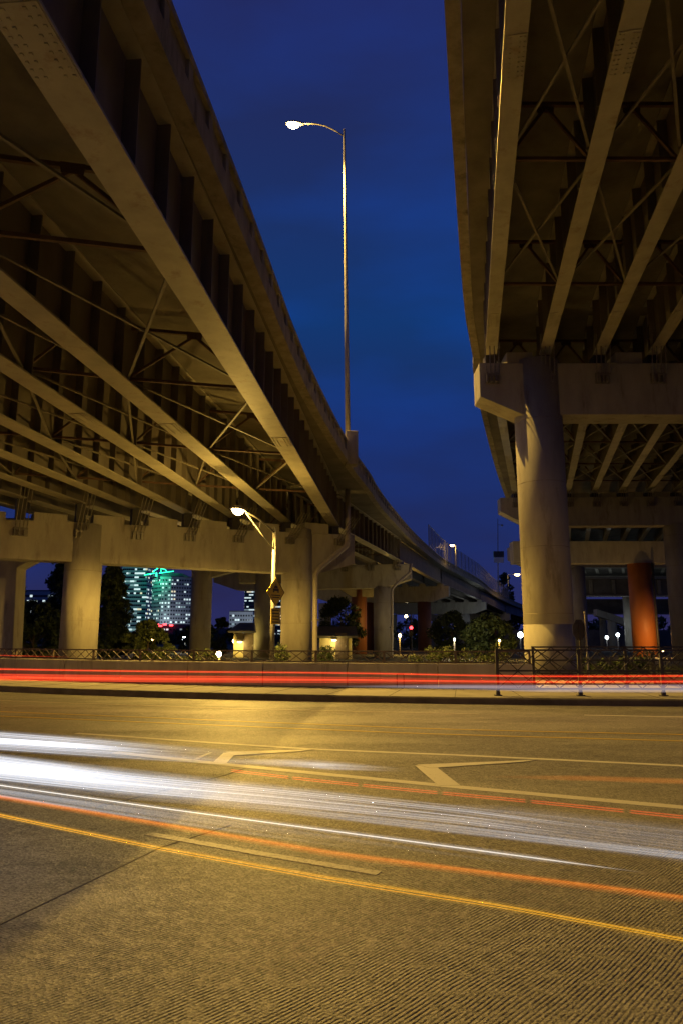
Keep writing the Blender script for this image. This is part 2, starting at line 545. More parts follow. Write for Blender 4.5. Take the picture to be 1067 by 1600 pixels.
strip('edge_line', ext([G(120, 1146), G(350, 1162), G(480, 1170.5), G(710, 1180), G(1067, 1197)], 0, 22), 0.12, M['paint_w'])
strip('edge_line', ext([G(180, 1176), G(360, 1195.5), G(710, 1229.6), G(1067, 1262)], 0, 22), 0.155, M['paint_w'])
strip('lane_dash', [G(232, 1303), G(412, 1335), G(592, 1365)], 0.085, M['paint_worn'])
strip('lane_dash', [G(300, 1190), G(318, 1181), G(330, 1176)], 0.05, M['paint_worn'])
def chevron(tipx, tipy, low, top, wx):
    b = MB()
    z = 0.0062
    A = G(tipx, tipy, z); B = G(tipx + wx, tipy - 0.5, z); Cc = G(low[0] + wx * 1.15, low[1], z); Dd = G(low[0], low[1], z)
    b.prism([A, B, Cc, Dd], (0, 0, -0.003))
    E1 = G(tipx + 2, tipy - 1.5, z + 0.0015); E2 = G(top[0], top[1], z + 0.0015); E3 = G(top[0] - 22, top[1] + 3.2, z + 0.0015); E4 = G(tipx + wx * 0.8, tipy + 4.0, z + 0.0015)
    b.prism([E1, E2, E3, E4], (0, 0, -0.003))
    b.build('chevron_marking', M['paint_w'], road)
chevron(648, 1196, (684, 1227), (838, 1187), 30)
chevron(350, 1176, (330, 1193.5), (492, 1170.5), 20)
# joints of the street slabs
jb = MB()
for pts in ([G(150, 1262), G(350, 1212), G(385, 1200)], [G(0, 1445), G(250, 1325), G(360, 1290)]):
    jb.sweep([(-0.005, -0.003), (-0.005, 0), (0.005, 0), (0.005, -0.003)], [Vector((p[0], p[1], 0.0035)) for p in pts])
jb.build('slab_joint', M['slab'], road)

# ---- concrete barrier wall in panels, with lattice rail on top
wall_top = 0.83
s0 = None
def s_at_x(path, X):
    acc = 0
    for i in range(len(path) - 1):
        if path[i].x <= X <= path[i + 1].x:
            t = (X - path[i].x) / (path[i + 1].x - path[i].x)
            return acc + t * (path[i + 1] - path[i]).length
        acc += (path[i + 1] - path[i]).length
    return acc
S_END = s_at_x(wall_line, 5.35)
S_BEG = s_at_x(wall_line, -42)
bw = thing('barrier_wall', (0, 21.5, 0), 'low weathered concrete barrier wall along the back of the sidewalk', 'wall')
s = S_END
while s > S_BEG:
    a = s - 2.62
    pts = [along(wall_line, a + 0.012)[0], along(wall_line, (a + s) / 2)[0], along(wall_line, s - 0.012)[0]]
    MB().sweep([(0.16, -0.05), (0.16, wall_top - 0.02), (0.13, wall_top), (-0.13, wall_top), (-0.16, wall_top - 0.02), (-0.16, -0.05)], pts).build('wall_panel', M['wall'], bw)
    s = a
# small drain niche on the wall
p, d = along(wall_line, s_at_x(wall_line, 1.72))
n = Vector((d.y, -d.x, 0))
nb = MB()
q = p + n * 0.165
for dx, dz, w, h in ((-0.10, 0.36, 0.02, 0.36), (0.10, 0.36, 0.02, 0.36), (0, 0.55, 0.22, 0.02)):
    c = q + d * dx
    nb.box((c.x, c.y, 0.15 + dz - 0.17), (w, 0.03, h), math.atan2(d.y, d.x))
nb.build('access_frame', M['dark_metal'], bw)

def lattice(parent, path, z0, h, bays_len, nx, mat, rails, post_w=0.055, bar=0.022, rail_h=0.035, foot=False, s0=0.0, s1=None, lower=None):
    """posts, rails and crossed bars between consecutive posts"""
    s1 = s1 or length(path)
    nb_ = max(1, round((s1 - s0) / bays_len))
    st = (s1 - s0) / nb_
    cross_me = None
    for i in range(nb_ + 1):
        p, d = along(path, s0 + i * st)
        rz = math.atan2(d.y, d.x)
        b = MB().box((p.x, p.y, z0 + h / 2), (post_w, post_w, h), rz)
        if foot: b.box((p.x, p.y, z0 + 0.012), (0.17, 0.17, 0.024), rz).box((p.x, p.y, z0 + 0.05), (0.09, 0.09, 0.08), rz)
        b.build('post', mat, parent)
        if i < nb_:
            q, _ = along(path, s0 + (i + 1) * st)
            for zr in rails:
                MB().bar((p.x, p.y, z0 + zr), (q.x, q.y, z0 + zr), rail_h, rail_h).build('rail', mat, parent)
            lv = sorted(rails)
            for a, c in zip(lv[:-1], lv[1:]):
                if c - a < 0.12: continue
                for k in range(nx):
                    A = p.lerp(q, k / nx); B = p.lerp(q, (k + 1) / nx)
                    nn = Vector((d.y, -d.x, 0)) * bar * 0.5
                    x = MB()
                    x.bar((A.x + nn.x, A.y + nn.y, z0 + a + 0.01), (B.x + nn.x, B.y + nn.y, z0 + c - 0.01), bar * 0.8, bar)
                    x.bar((A.x - nn.x, A.y - nn.y, z0 + c - 0.01), (B.x - nn.x, B.y - nn.y, z0 + a + 0.01), bar * 0.8, bar)
                    x.build('crossed_bars', mat, parent)
wr = thing('lattice_rail', (0, 21.5, wall_top), 'low brown metal lattice rail mounted on top of the concrete barrier wall', 'railing')
lattice(wr, wall_line, wall_top, 0.36, 2.05, 5, M['brown_metal'], [0.03, 0.34], s0=s_at_x(wall_line, -15.5), s1=S_END - 0.05, post_w=0.06, bar=0.022, rail_h=0.04)
# near railing at the kerb
near = [Vector((3.82 + 2.03 * i, 18.17 - 0.06 * i, 0.15)) for i in range(0, 4)]
near = [Vector((3.84, 18.17, 0)), Vector((5.80, 18.13, 0)), Vector((7.81, 18.09, 0)), Vector((9.85, 18.02, 0)), Vector((11.9, 17.95, 0))]
nr = thing('kerbside_railing', (3.84, 18.17, 0.15), 'dark metal lattice railing standing at the kerb on the sidewalk edge', 'railing')
lattice(nr, near, 0.15, 1.13, 2.03, 4, M['dark_metal'], [0.17, 0.60, 1.10], foot=True, post_w=0.07, bar=0.024, rail_h=0.042)
# middle tall rail behind the sidewalk, from the wall end to the right
mid = [Vector((5.45, 20.9, 0)), Vector((8.1, 20.75, 0)), Vector((10.6, 20.6, 0))]
mr = thing('back_railing', (5.45, 20.9, 0.15), 'dark tall lattice railing behind the sidewalk, in front of the big round column', 'railing')
lattice(mr, mid, 0.15, 1.17, 2.6, 5, M['dark_metal'], [0.12, 0.42, 0.78, 1.15], post_w=0.07, bar=0.024, rail_h=0.04)
side_rail = [Vector((9.6, 22.6, 0)), Vector((11.5, 27, 0)), Vector((13.2, 32, 0))]
sr = thing('side_railing', (9.6, 22.6, 0.15), 'dark lattice railing running away from the street beside the orange column', 'railing')
lattice(sr, side_rail, 0.15, 0.95, 2.0, 3, M['dark_metal'], [0.12, 0.90], post_w=0.06)
kp = MB().add([(5.3, 20.4, 0.146), (60, 14, 0.146), (60, 40, 0.146), (5.3, 40, 0.146)], [(0, 1, 2, 3)]).build('plaza_pavement', M['soil'])
tag(kp, kind='structure')

# ================================================================== VIADUCTS
FW, GD = 0.62, 2.05            # flange width, girder depth
stiff_me = MB().box((0, 0, 0), (0.24, 0.03, GD - 0.16)).mesh('stiffener', M['web'])
def girder(parent, A, B, stiff=None, fw=FW, far_=False):
    """A, B: points at the underside of the bottom flange"""
    A = Vector(A); B = Vector(B)
    d = (B - A); L = d.length; d.normalize()
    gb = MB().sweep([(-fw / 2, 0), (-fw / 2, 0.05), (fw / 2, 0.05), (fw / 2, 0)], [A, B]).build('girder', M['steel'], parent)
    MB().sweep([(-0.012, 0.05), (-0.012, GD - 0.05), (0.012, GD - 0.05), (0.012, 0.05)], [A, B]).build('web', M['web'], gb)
    if far_: return gb
    MB().sweep([(-fw / 2, GD - 0.05), (-fw / 2, GD - 0.004), (fw / 2, GD - 0.004), (fw / 2, GD - 0.05)], [A, B]).build('top_flange', M['steel'], gb)
    for ts in (0.30, 0.52, 0.74, 0.93):
        if L < 30: break
        c = A + d * (L * ts + (A.x * 0.7) % 1.5)
        if c.y < 3: continue
        rza = math.atan2(d.y, d.x)
        pl = MB().box((c.x, c.y, c.z - 0.0085), (1.1, fw * 0.94, 0.014), rza)
        n = Vector((d.y, -d.x, 0))
        for i in range(9):
            for w_ in (-0.38, -0.2, 0.2, 0.38):
                q = c + d * ((i - 4) * 0.12) + n * (w_ * fw)
                pl.box((q.x, q.y, c.z - 0.022), (0.036, 0.036, 0.016), rza)
        pl.build('splice_plate', M['steel'], gb)
    if stiff:
        rz = math.atan2(d.y, d.x) + PI / 2
        n = Vector((d.y, -d.x, 0))
        t = stiff[0]
        while t < min(L - 0.5, stiff[1]):
            for sd in stiff[3]:
                c = A + d * t + n * sd * 0.132 + Vector((0, 0, GD / 2))
                place(stiff_me, 'stiffener', tuple(c), gb, (0, 0, rz))
            t += stiff[2]
    return gb
def cross_frame(parent, P, Q):
    """K frame between two girders; P, Q underside-of-flange points on both lines"""
    P = Vector(P); Q = Vector(Q); u = (Q - P).normalized()
    a = P + u * 0.05; c = Q - u * 0.05; m_ = (P + Q) / 2
    zt, zb = GD - 0.28, 0.30
    b = MB()
    b.bar(tuple(a + Vector((0, 0, zt))), tuple(c + Vector((0, 0, zt))), 0.09, 0.09)
    b.bar(tuple(a + Vector((0, 0, zb))), tuple(c + Vector((0, 0, zb))), 0.08, 0.08)
    b.bar(tuple(a + Vector((0.02, 0.03, zb + 0.05))), tuple(m_ + Vector((0, 0.03, zt - 0.05))), 0.07, 0.07)
    b.bar(tuple(c + Vector((-0.02, 0.03, zb + 0.05))), tuple(m_ + Vector((0, 0.03, zt - 0.05))), 0.07, 0.07)
    o = b.build('cross_frame', M['rust'], parent)
    mm = m_ + Vector((0, 0, zt - 0.10))
    n = Vector((u.y, -u.x, 0)) * 0.012
    w = u * 0.22
    poly = [mm - w + Vector((0, 0, .14)), mm + w + Vector((0, 0, .14)), mm + w * 0.9 - Vector((0, 0, .08)), mm - w * 0.9 - Vector((0, 0, .08))]
    MB().prism([tuple(p - n * 6) for p in poly], tuple(n)).build('gusset_plate', M['rust'], o)
def line_pt(A, B, Y):
    t = (Y - A[1]) / (B[1] - A[1])
    return Vector((A[0] + (B[0] - A[0]) * t, Y, A[2] + (B[2] - A[2]) * t))
def bracing(parent, lines, ys, y_lo, y_hi, lat=True, latz=0.20, skew=0.0):
    """cross frames at the given distances, flat X bracing between frames in every bay between two girder lines"""
    for k in range(len(lines) - 1):
        A, B = lines[k]; C_, D_ = lines[k + 1]
        prev = None
        for y in ys:
            y1, y2 = y + skew * k, y + skew * (k + 1)
            if not (y_lo < y1 < min(B[1], D_[1]) - 0.4): prev = None; continue
            P = line_pt(A, B, y1); Q = line_pt(C_, D_, y2)
            cross_frame(parent, P, Q)
            if lat and prev is not None:
                P0, Q0 = prev
                z = Vector((0, 0, latz)); z2 = Vector((0, 0, latz + 0.075))
                MB().bar(tuple(P0 + z), tuple(Q + z), 0.065, 0.05).build('lateral_brace', M['lateral'], parent)
                MB().bar(tuple(Q0 + z2), tuple(P + z2), 0.065, 0.05).build('lateral_brace', M['lateral'], parent)
            prev = (P, Q)
def column(parent, x, y, ztop, dia, mat, base=-0.1, name='column', bands=()):
    b = MB()
    n = 40
    vs = []; fs = []
    zs = [base, ztop]
    for z in zs:
        for k in range(n):
            a = 2 * PI * k / n
            vs.append((x + math.cos(a) * dia / 2, y + math.sin(a) * dia / 2, z))
    for k in range(n):
        k2 = (k + 1) % n
        fs.append((k, k2, n + k2, n + k))
    fs.append(tuple(range(n - 1, -1, -1))); fs.append(tuple(range(n, 2 * n)))
    b.add(vs, fs)
    o = b.build(name, mat, parent, smooth=True)
    for zb in [z_ for z_ in (2.44, 4.88, 7.32, 9.76) if z_ < ztop - 0.3 and mat is M['pier'] and y < 70]:
        vs = []; fs = []
        bb = MB()
        bb.tube([(x, y, zb - 0.010), (x, y, zb + 0.010)], dia / 2 + 0.003, 40)
        bb.build('form_line', M['parapet'], o, smooth=True)
    return o
def cable_group(parent, c, toward, n_=4, up=1.3, out=0.55, along_=(1, 0, 0), sz=0.5):
    """restrainer block on the cap face with slanting cables going up to the girder"""
    c = Vector(c); al = Vector(along_).normalized(); tw = Vector(toward).normalized()
    rz = math.atan2(al.y, al.x)
    br = MB()
    for dx in (-0.30, -0.06, 0.20):
        q = c + al * dx * sz * 2 + tw * 0.10
        br.box(tuple(q), (0.06, 0.26, 0.36), rz)
    q = c + tw * 0.03
    br.box(tuple(q), (0.80 * sz * 2, 0.05, 0.42), rz)
    q2 = c + tw * 0.2
    br.box(tuple(q2 + Vector((0, 0, 0.10))), (0.66 * sz * 2, 0.05, 0.05), rz)
    o = br.build('restrainer_bracket', M['cable'], parent)
    for k in range(n_):
        a = c + al * ((k - (n_ - 1) / 2) * 0.17) + tw * 0.16 + Vector((0, 0, 0.1))
        e = a + tw * out + Vector((0, 0, up)) + al * (-0.05)
        MB().tube([tuple(a), tuple(e)], 0.020, 6).tube([tuple(a + (e - a) * 0.10), tuple(a + (e - a) * 0.22)], 0.034, 6).build('cable', M['cable'], o)

def parapet_run(parent, path_top, s0, s1, step, mat, inward=-1, post_from=0.0, openrail=True):
    """wall slab under a top rail with a post every step; path_top is the outer top edge"""
    w = -0.26 * -inward
    # base kerb, recessed panel, top rail
    i = inward
    MB().sweep([(0.0, -1.13), (0.0, -0.66), (i * 0.05, -0.64), (i * 0.05, -0.60), (i * 0.34, -0.60), (i * 0.34, -1.13)], path_top).build('deck_fascia', M['parapet'], parent)
    MB().sweep([(i * 0.10, -0.60), (i * 0.10, -0.16), (i * 0.24, -0.16), (i * 0.24, -0.60)], path_top).build('parapet_panel', M['parapet'], parent)
    MB().sweep([(0.01 * i, -0.16), (0.01 * i, 0.0), (i * 0.30, 0.0), (i * 0.30, -0.16)], path_top).build('parapet_rail', M['parapet'], parent)
    me = MB().box((0, 0, 0), (0.22, 0.22, 0.437)).mesh('parapet_post', M['parapet'])
    s = s0; k = 0
    while s < s1 and k < 290:
        p, d = along(path_top, s)
        n = Vector((d.y, -d.x, 0))
        c = p + n * i * 0.14 + Vector((0, 0, -0.38))
        place(me, 'parapet_post', tuple(c), parent, (0, 0, math.atan2(d.y, d.x)))
        s += step; k += 1

# -------- left viaduct
LE = crom([(-6.6, -34, 11.4), (-4.7, -12, 11.4), (-3.62, 0, 11.4), (-2.65, 9.7, 11.4), (-2.08, 15.34, 11.4), (-1.22, 24.3, 11.4), (0.38, 35.6, 11.5),
           (1.85, 43.5, 11.6), (3.06, 50.7, 11.7), (7.61, 72.5, 12.1), (13.3, 95.2, 12.4), (17.6, 109, 12.5), (24.8, 128.7, 12.2),
           (32.8, 152.9, 11.5), (46.9, 188, 10.6), (66, 228, 9.6), (95, 280, 8.8)], 2.5)
lv = thing('left_viaduct', (-8, 20, 0), 'steel girder viaduct curving away, on the side with the tall lamp', 'viaduct')
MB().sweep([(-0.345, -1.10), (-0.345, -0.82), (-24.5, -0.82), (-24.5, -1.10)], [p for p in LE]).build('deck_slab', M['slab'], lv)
parapet_run(lv, LE, 34, 290, 1.22, M['parapet'])
GZ = 3.2
# girder lines of the first span: two points on each, plus where it meets the skewed pier
def through(a, b, Y):
    t = (Y - a[1]) / (b[1] - a[1]); return (a[0] + (b[0] - a[0]) * t, Y)
ends1 = [(-0.45, 43.1), (-3.25, 41.6), (-6.0, 40.0), (-8.4, 38.6), (-10.8, 37.2), (-13.2, 35.8), (-15.6, 34.4), (-18.0, 33.0), (-20.4, 31.6), (-22.8, 30.2)]
mids1 = [(-3.35, 9.0), (-5.75, 20.0), (-8.15, 20.0), (-10.6, 22.0), (-12.7, 25.0), (-14.45, 28.6), (-16.4, 30), (-18.6, 30), (-21.2, 25), (-23.8, 22)]
lines1 = []
for e, m_ in zip(ends1, mids1):
    st = through(m_, e, -34.0)
    lines1.append(((st[0], st[1], 8.2), (e[0], e[1], 8.3)))
for k, (A, B) in enumerate(lines1):
    girder(lv, A, B, (39.5, 90, 1.42, (1, -1)) if k < 5 else (52, 90, 1.42, (1,)))
bracing(lv, lines1, [4.9 + 7.35 * i for i in range(0, 7)], 1, 50, skew=-0.8)
# next spans
def bent_pts(path, Y, n_, first, sp, side=-1, dz=-GZ):
    p, d = at_y(path, Y)
    n = Vector((d.y, -d.x, 0)) * side
    return [p + n * (first + sp * k) + Vector((0, 0, dz)) for k in range(n_)]
B2 = bent_pts(LE, 67, 8, 1.1, 2.5)
B3 = bent_pts(LE, 101, 8, 1.1, 2.5)
B4 = bent_pts(LE, 135, 8, 1.1, 2.5)
B5 = bent_pts(LE, 170, 8, 1.1, 2.5)
B6 = bent_pts(LE, 215, 8, 1.1, 2.5)
lines2 = [((ends1[k][0] + 0.05, ends1[k][1] + 0.9, 8.35), tuple(B2[k])) for k in range(8)]
for k, (A, B) in enumerate(lines2): girder(lv, A, B, (0.8, 60, 1.6, (1,)) if k < 4 else None)
bracing(lv, lines2, [46 + 6.1 * i for i in range(0, 4)], 40, 80, skew=0)
for S, T in ((B2, B3), (B3, B4), (B4, B5), (B5, B6)):
    for k in range(0, 8): girder(lv, S[k] + (T[k] - S[k]).normalized() * 0.8, T[k], (0.8, 60, 1.8, (1,)) if k == 0 and S is B2 else None, far_=True)

# piers of the left viaduct
def cap_beam(parent, L_, R_, zb, zt, th, haunchL=0.0, haunchR=0.0, hl=2.0, hr=2.0, mat=None, name='cap_beam', drop=0.0):
    """beam between plan points L_ and R_; ends rise by haunch over the lengths hl, hr"""
    L_ = Vector((*L_, 0)); R_ = Vector((*R_, 0)); u = (R_ - L_).normalized(); n = Vector((u.y, -u.x, 0))
    pts = [(L_, zb + haunchL), (L_ + u * hl, zb), (R_ - u * hr, zb), (R_, zb + haunchR), (R_, zt), (L_, zt - drop)]
    poly = [(p.x + n.x * th / 2, p.y + n.y * th / 2, z) for p, z in pts]
    return MB().prism(poly, (-n.x * th, -n.y * th, 0)).build(name, mat or M['pier'], parent, bevel=0.03)
def block(parent, c, size, rz=0.0, name='bearing_seat', mat=None):
    return MB().box(c, size, rz).build(name, mat or M['pier'], parent, bevel=0.02)

p1 = thing('bridge_pier', (-7.8, 39, 0), 'pale concrete pier of round columns under the left viaduct, behind the short lamp', 'pier', 'piers of the left viaduct')
sk = math.atan2(6.0, 10.3)
uu = Vector((math.cos(sk), math.sin(sk), 0)); nn = Vector((uu.y, -uu.x, 0))
for cx, cy in ((-2.60, 42.0), (-12.95, 36.0), (-23.3, 30.0)):
    column(p1, cx, cy, 7.9 if cx > -5 else 7.2, 1.8, M['pier'])
Lp = Vector((-2.6, 42, 0)) - uu * 33; Rp = Vector((-2.6, 42, 0)) + uu * 3.6
cap_beam(p1, (Lp.x, Lp.y), (Rp.x, Rp.y), 5.28, 7.80, 1.15, 0, 0.75, 2, 2.6, drop=1.25)
for k, (ex, ey) in enumerate(ends1):
    if k < 9:
        mx = Vector((ex, ey, 0)) - uu * 1.45
        ztop_ = 7.80 - 1.25 * (0.5 - mx.x) / 28.0
        block(p1, (mx.x, mx.y, ztop_ + (0.22 if k else 0.28)), (1.55, 1.1, 0.5 if k else 0.62), sk)
    zc_ = 7.80 - 1.25 * (0.5 - ex) / 28.0
    MB().box((ex, ey, (zc_ + 8.26) / 2 - 0.01), (0.45, 0.45, 8.26 - zc_), sk).build('bearing', M['dark_metal'], p1)
    c = Vector((ex, ey, zc_ - 0.50)) + nn * 0.60
    cable_group(p1, c, nn, 4, 8.3 - zc_ + 0.55, 1.9, uu, 0.42)
# far-left haunched frame of another ramp
pf = thing('bridge_pier', (-16, 36.6, 0), 'pale square column with a sloping haunched beam at the far left', 'pier')
a0 = D(-30, 1018, 38.5); a1 = D(24, 1018, 38.5)
poly = [(a0[0] - 1.0, 38.3, -0.1), (a1[0], 38.3, -0.1), (D(27, 887, 38.3)[0], 38.3, D(27, 887, 38.3)[2]), (D(79, 860, 38.3)[0], 38.3, D(79, 860, 38.3)[2]),
        (D(98, 850, 38.3)[0], 38.3, D(98, 850, 38.3)[2]), (D(98, 800, 38.3)[0], 38.3, 8.0), (a0[0] - 1.0, 38.3, 8.0)]
MB().prism(poly, (0, 1.2, 0)).build('column_frame', M['pier'], pf, bevel=0.05)
tip = [(D(79, 861, 36.6)[0], 36.3, D(79, 861, 36.3)[2])]
br_ = thing('pier_bracket', (-13.5, 36, 5), 'sloping concrete bracket under the cap beam beside the second round column', 'bracket')
pp = [D(80, 861, 35.4), D(106, 873, 35.4), D(106, 830, 35.4), D(80, 830, 35.4)]
MB().prism(pp, (0, 1.0, 0)).build('bracket', M['pier'], br_)

def pier_generic(name_label, bents, zb_off, cols, dia, th, mats=None, capL=0.6, capR=1.2, h=2.4, group=None, haunch=0.8, cables=True):
    L_ = bents[-1]; R_ = bents[0]
    u = (R_ - L_); u.z = 0; u.normalize()
    n = Vector((u.y, -u.x, 0))
    o = thing('bridge_pier', ((L_.x + R_.x) / 2, (L_.y + R_.y) / 2, 0), name_label, 'pier', group)
    zt = min(b.z for b in bents) - 0.35
    Le = L_ - u * capL; Re = R_ + u * capR
    cap_beam(o, (Le.x, Le.y), (Re.x, Re.y), zt - h, zt, th, haunch, haunch, 2.4, 2.4)
    for i, c in enumerate(cols):
        p = R_ - u * c
        column(o, p.x, p.y, zt - h + 0.05, dia, (mats[i] if mats else M['pier']))
    for b in bents:
        block(o, (b.x, b.y, zt + 0.172), (0.9, 0.9, 0.34), math.atan2(u.y, u.x))
        if cables:
            c = Vector((b.x, b.y, zt - 0.4)) + n * (th / 2 + 0.02)
            cable_group(o, c, n, 3, 1.2, 0.8, u, 0.4)
    return o
pier_generic('concrete pier with slanting drain pipe, second under the curving left viaduct', B2, 0, (1.5,), 1.75, 1.3, group='piers of the left viaduct', h=2.2)
pier_generic('pier with orange-brown columns, third under the curving left viaduct', B3, 0, (2.4, 10.5, 17), 1.9, 1.3, [M['brownred'], M['brownred'], M['pier']], group='piers of the left viaduct', h=2.2, cables=False)
pier_generic('dim concrete pier beyond the bushes, fourth under the left viaduct', B4, 0, (3.0, 10.5, 17), 2.2, 1.3, group='piers of the left viaduct', h=2.2, cables=False)
pier_generic('farthest small pier where the left viaduct passes behind the big column', B5, 0, (3.0, 10.5, 17), 2.2, 1.3, [M['brownred'], M['pier'], M['pier']], group='piers of the left viaduct', h=2.2, cables=False)
# the older brown pier of the ramp behind
ob = thing('bridge_pier', (2.0, 82, 0), 'dark red-brown column with stepped head seen between the pale piers', 'pier')
x0 = D(549, 1010, 82)[0]; x1 = D(573, 1010, 82)[0]
column(ob, (x0 + x1) / 2, 82, 8.0, x1 - x0, M['brownred'])
q0 = D(527, 918, 82); q1 = D(575, 933, 82)
MB().prism([(q0[0], 81.2, q0[2]), (x0, 81.2, q1[2]), (x1 + 2.5, 81.2, q1[2]), (x1 + 2.5, 81.2, q0[2] + 1.2), (q0[0], 81.2, q0[2] + 1.2)], (0, 1.7, 0)).build('column_head', M['slab'], ob)

pc = thing('bridge_pier', (D(313, 1000, 60)[0], 60, 0), 'tan round column with sloping head right of the green-topped tower', 'pier')
column(pc, D(313, 1000, 60)[0], 60, 8.0, 1.72, M['pier'])
MB().prism([D(326, 903, 59.5), D(368, 892, 59.5), D(368, 860, 59.5), D(300, 860, 59.5), D(300, 903, 59.5)], (0, 1.0, 0)).build('column_head', M['pier'], pc, bevel=0.03)
pd = thing('bridge_pier', (D(411, 1000, 66)[0], 66, 0), 'olive-lit round column directly behind the short lamp post', 'pier')
column(pd, D(411, 1000, 66)[0], 66, 8.1, 1.62, M['pier'])
MB().box((D(411, 1000, 66)[0] + 1, 66.2, 7.4), (6.5, 1.3, 1.6)).build('column_head', M['pier'], pd, bevel=0.03)
# drain pipes
def drain(label, pts, r):
    o = thing('drain_pipe', pts[-1], label, 'pipe', 'viaduct drain pipes')
    MB().tube(pts, r, 12).build('pipe', M['pipe'], o, smooth=True)
    for p in (pts[1], pts[-2]):
        MB().tube([(p[0], p[1], p[2] - 0.06), (p[0], p[1], p[2] + 0.06)], r * 1.22, 12).build('pipe_collar', M['pipe'], o, smooth=True)
    MB().box((pts[-2][0], pts[-2][1] + 0.1, 2.6), (r * 3, 0.3, 0.08)).build('pipe_strap', M['dark_metal'], o)
    return o
drain('pale drain pipe slanting round the nearest left pier cap', [D(543, 745, 42.6), D(543, 843, 42.2), D(541, 853, 42.0), D(498, 888, 41.0), D(492.5, 898, 40.8), D(492, 1018, 40.8), (D(492, 1018, 40.8)[0], 40.8, 0)], 0.15)
drain('dim drain pipe slanting below the second pier of the left viaduct', [D(642, 880, 65), D(640, 895, 65), D(618, 913, 64.5), D(612, 922, 64), D(612, 1018, 64), (D(612, 1018, 64)[0], 64, 0)], 0.13)

# -------- right viaduct
RE = crom([(-5.4, -34, 15.9), (-0.1, 0, 15.9), (2.12, 12.8, 15.9), (3.10, 17.9, 15.9), (4.09, 22.95, 15.9), (5.15, 28.0, 15.9), (6.19, 32.1, 15.9), (7.41, 37.6, 15.9),
           (13.8, 60.9, 16.0), (21.2, 84.4, 16.0), (31, 110, 15.5), (44, 140, 15), (60, 170, 14.5)], 2.5)
# outline points are the soffit edge; soffit = top - 1.3
rv = thing('right_viaduct', (14, 20, 0), 'high steel girder viaduct with rusty bracing over the big round pier', 'viaduct')
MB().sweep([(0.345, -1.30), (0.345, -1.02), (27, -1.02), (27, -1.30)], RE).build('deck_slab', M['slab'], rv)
RT = [p + Vector((0, 0, -0.20)) for p in RE]
parapet_run(rv, RT, 34, 170, 1.22, M['parapet'], inward=1)
# drip groove and kerb line on the soffit
MB().sweep([(0.22, -1.325), (0.22, -1.30), (0.27, -1.30), (0.27, -1.325)], RE).build('drip_strip', M['parapet'], rv)
RGZ = 12.5
NR = 10
linesR = []
for k in range(NR):
    xa, xb = 3.09 + 2.09 * k, 5.30 + 2.11 * k
    st = through((xa, 10.8), (xb, 23.5), -34); en = through((xa, 10.8), (xb, 23.5), 26.6)
    linesR.append(((st[0], -34, RGZ), (en[0], 26.6, RGZ)))
for k, (A, B) in enumerate(linesR):
    girder(rv, A, B, (41, 90, 1.42, (-1, 1)) if k < 7 else None, fw=0.44)
bracing(rv, linesR, [3.2 + 6.1 * i for i in range(4)], 0, 40)
RB2 = []
p, d = at_y(RE, 58)
for k in range(NR):
    RB2.append(Vector((p.x + 1.3 + 2.13 * k, 58 - 0.12 * k, 13.35)))
RB3 = [Vector((at_y(RE, 88)[0].x + 1.3 + 2.13 * k, 88, 13.1)) for k in range(NR)]
RB4 = [Vector((at_y(RE, 120)[0].x + 1.3 + 2.13 * k, 120, 12.4)) for k in range(NR)]
linesR2 = [((linesR[k][1][0] + 0.2, 27.4, RGZ), tuple(RB2[k])) for k in range(NR)]
for k, (A, B) in enumerate(linesR2): girder(rv, A, B, (1, 31, 1.42, (-1,)), fw=0.44)
bracing(rv, linesR2, [29.5 + 6.1 * i for i in range(5)], 26, 70)
for S, T in ((RB2, RB3), (RB3, RB4)):
    for k in range(NR): girder(rv, S[k] + (T[k] - S[k]).normalized() * 0.8, T[k], None, fw=0.44, far_=True)
# pier with the big round column
q1p = thing('bridge_pier', (7.62, 26.8, 0), 'big pale round column with stained base carrying the right viaduct', 'pier', 'piers of the right viaduct')
column(q1p, 7.62, 26.8, 12.16, 1.80, M['pier'])
MB().tube([(7.62, 26.8, -0.05), (7.62, 26.8, 2.05)], 0.908, 40).build('repair_collar', M['pier'], q1p, smooth=True)
column(q1p, 19.6, 26.8, 12.1, 1.80, M['pier'])
cap_beam(q1p, (5.28, 26.8), (25.5, 26.8), 9.92, 12.0, 1.2, 0.72, 0, 1.6, 0.5)
for k in range(NR):
    ex = linesR[k][1][0]
    block(q1p, (ex + 1.05, 26.8, 12.24), (1.02, 0.95, 0.50)) if k % 2 == 0 else None
    MB().box((ex, 26.9, 12.25), (0.42, 0.5, 0.48)).build('bearing', M['dark_metal'], q1p)
    cable_group(q1p, (ex - 0.1, 26.8 - 0.62, 11.35), (0, -1, 0), 4, 1.5, 0.35, (1, 0, 0), 0.35)
# bent 2
q2p = thing('bridge_pier', (26.6, 58, 0), 'wide round columns and cap beam, second pier of the right viaduct', 'pier', 'piers of the right viaduct')
cap_beam(q2p, (12.9, 58), (36, 57), 10.55, 12.9, 1.3, 1.2, 0, 2.2, 0.5)
for cx in (15.6, 27.1): column(q2p, cx, 58 - 0.5 * (cx > 20), 10.7, 2.05, M['pier'])
for b in RB2:
    MB().box((b.x, b.y, 13.08), (0.5, 0.5, 0.4)).build('bearing', M['dark_metal'], q2p)
    cable_group(q2p, (b.x - 0.1, b.y - 0.67, 12.3), (0, -1, 0), 4, 1.3, 0.5, (1, 0, 0), 0.4)
    block(q2p, (b.x + 1.05, b.y, 13.1), (1.2, 0.9, 0.42))
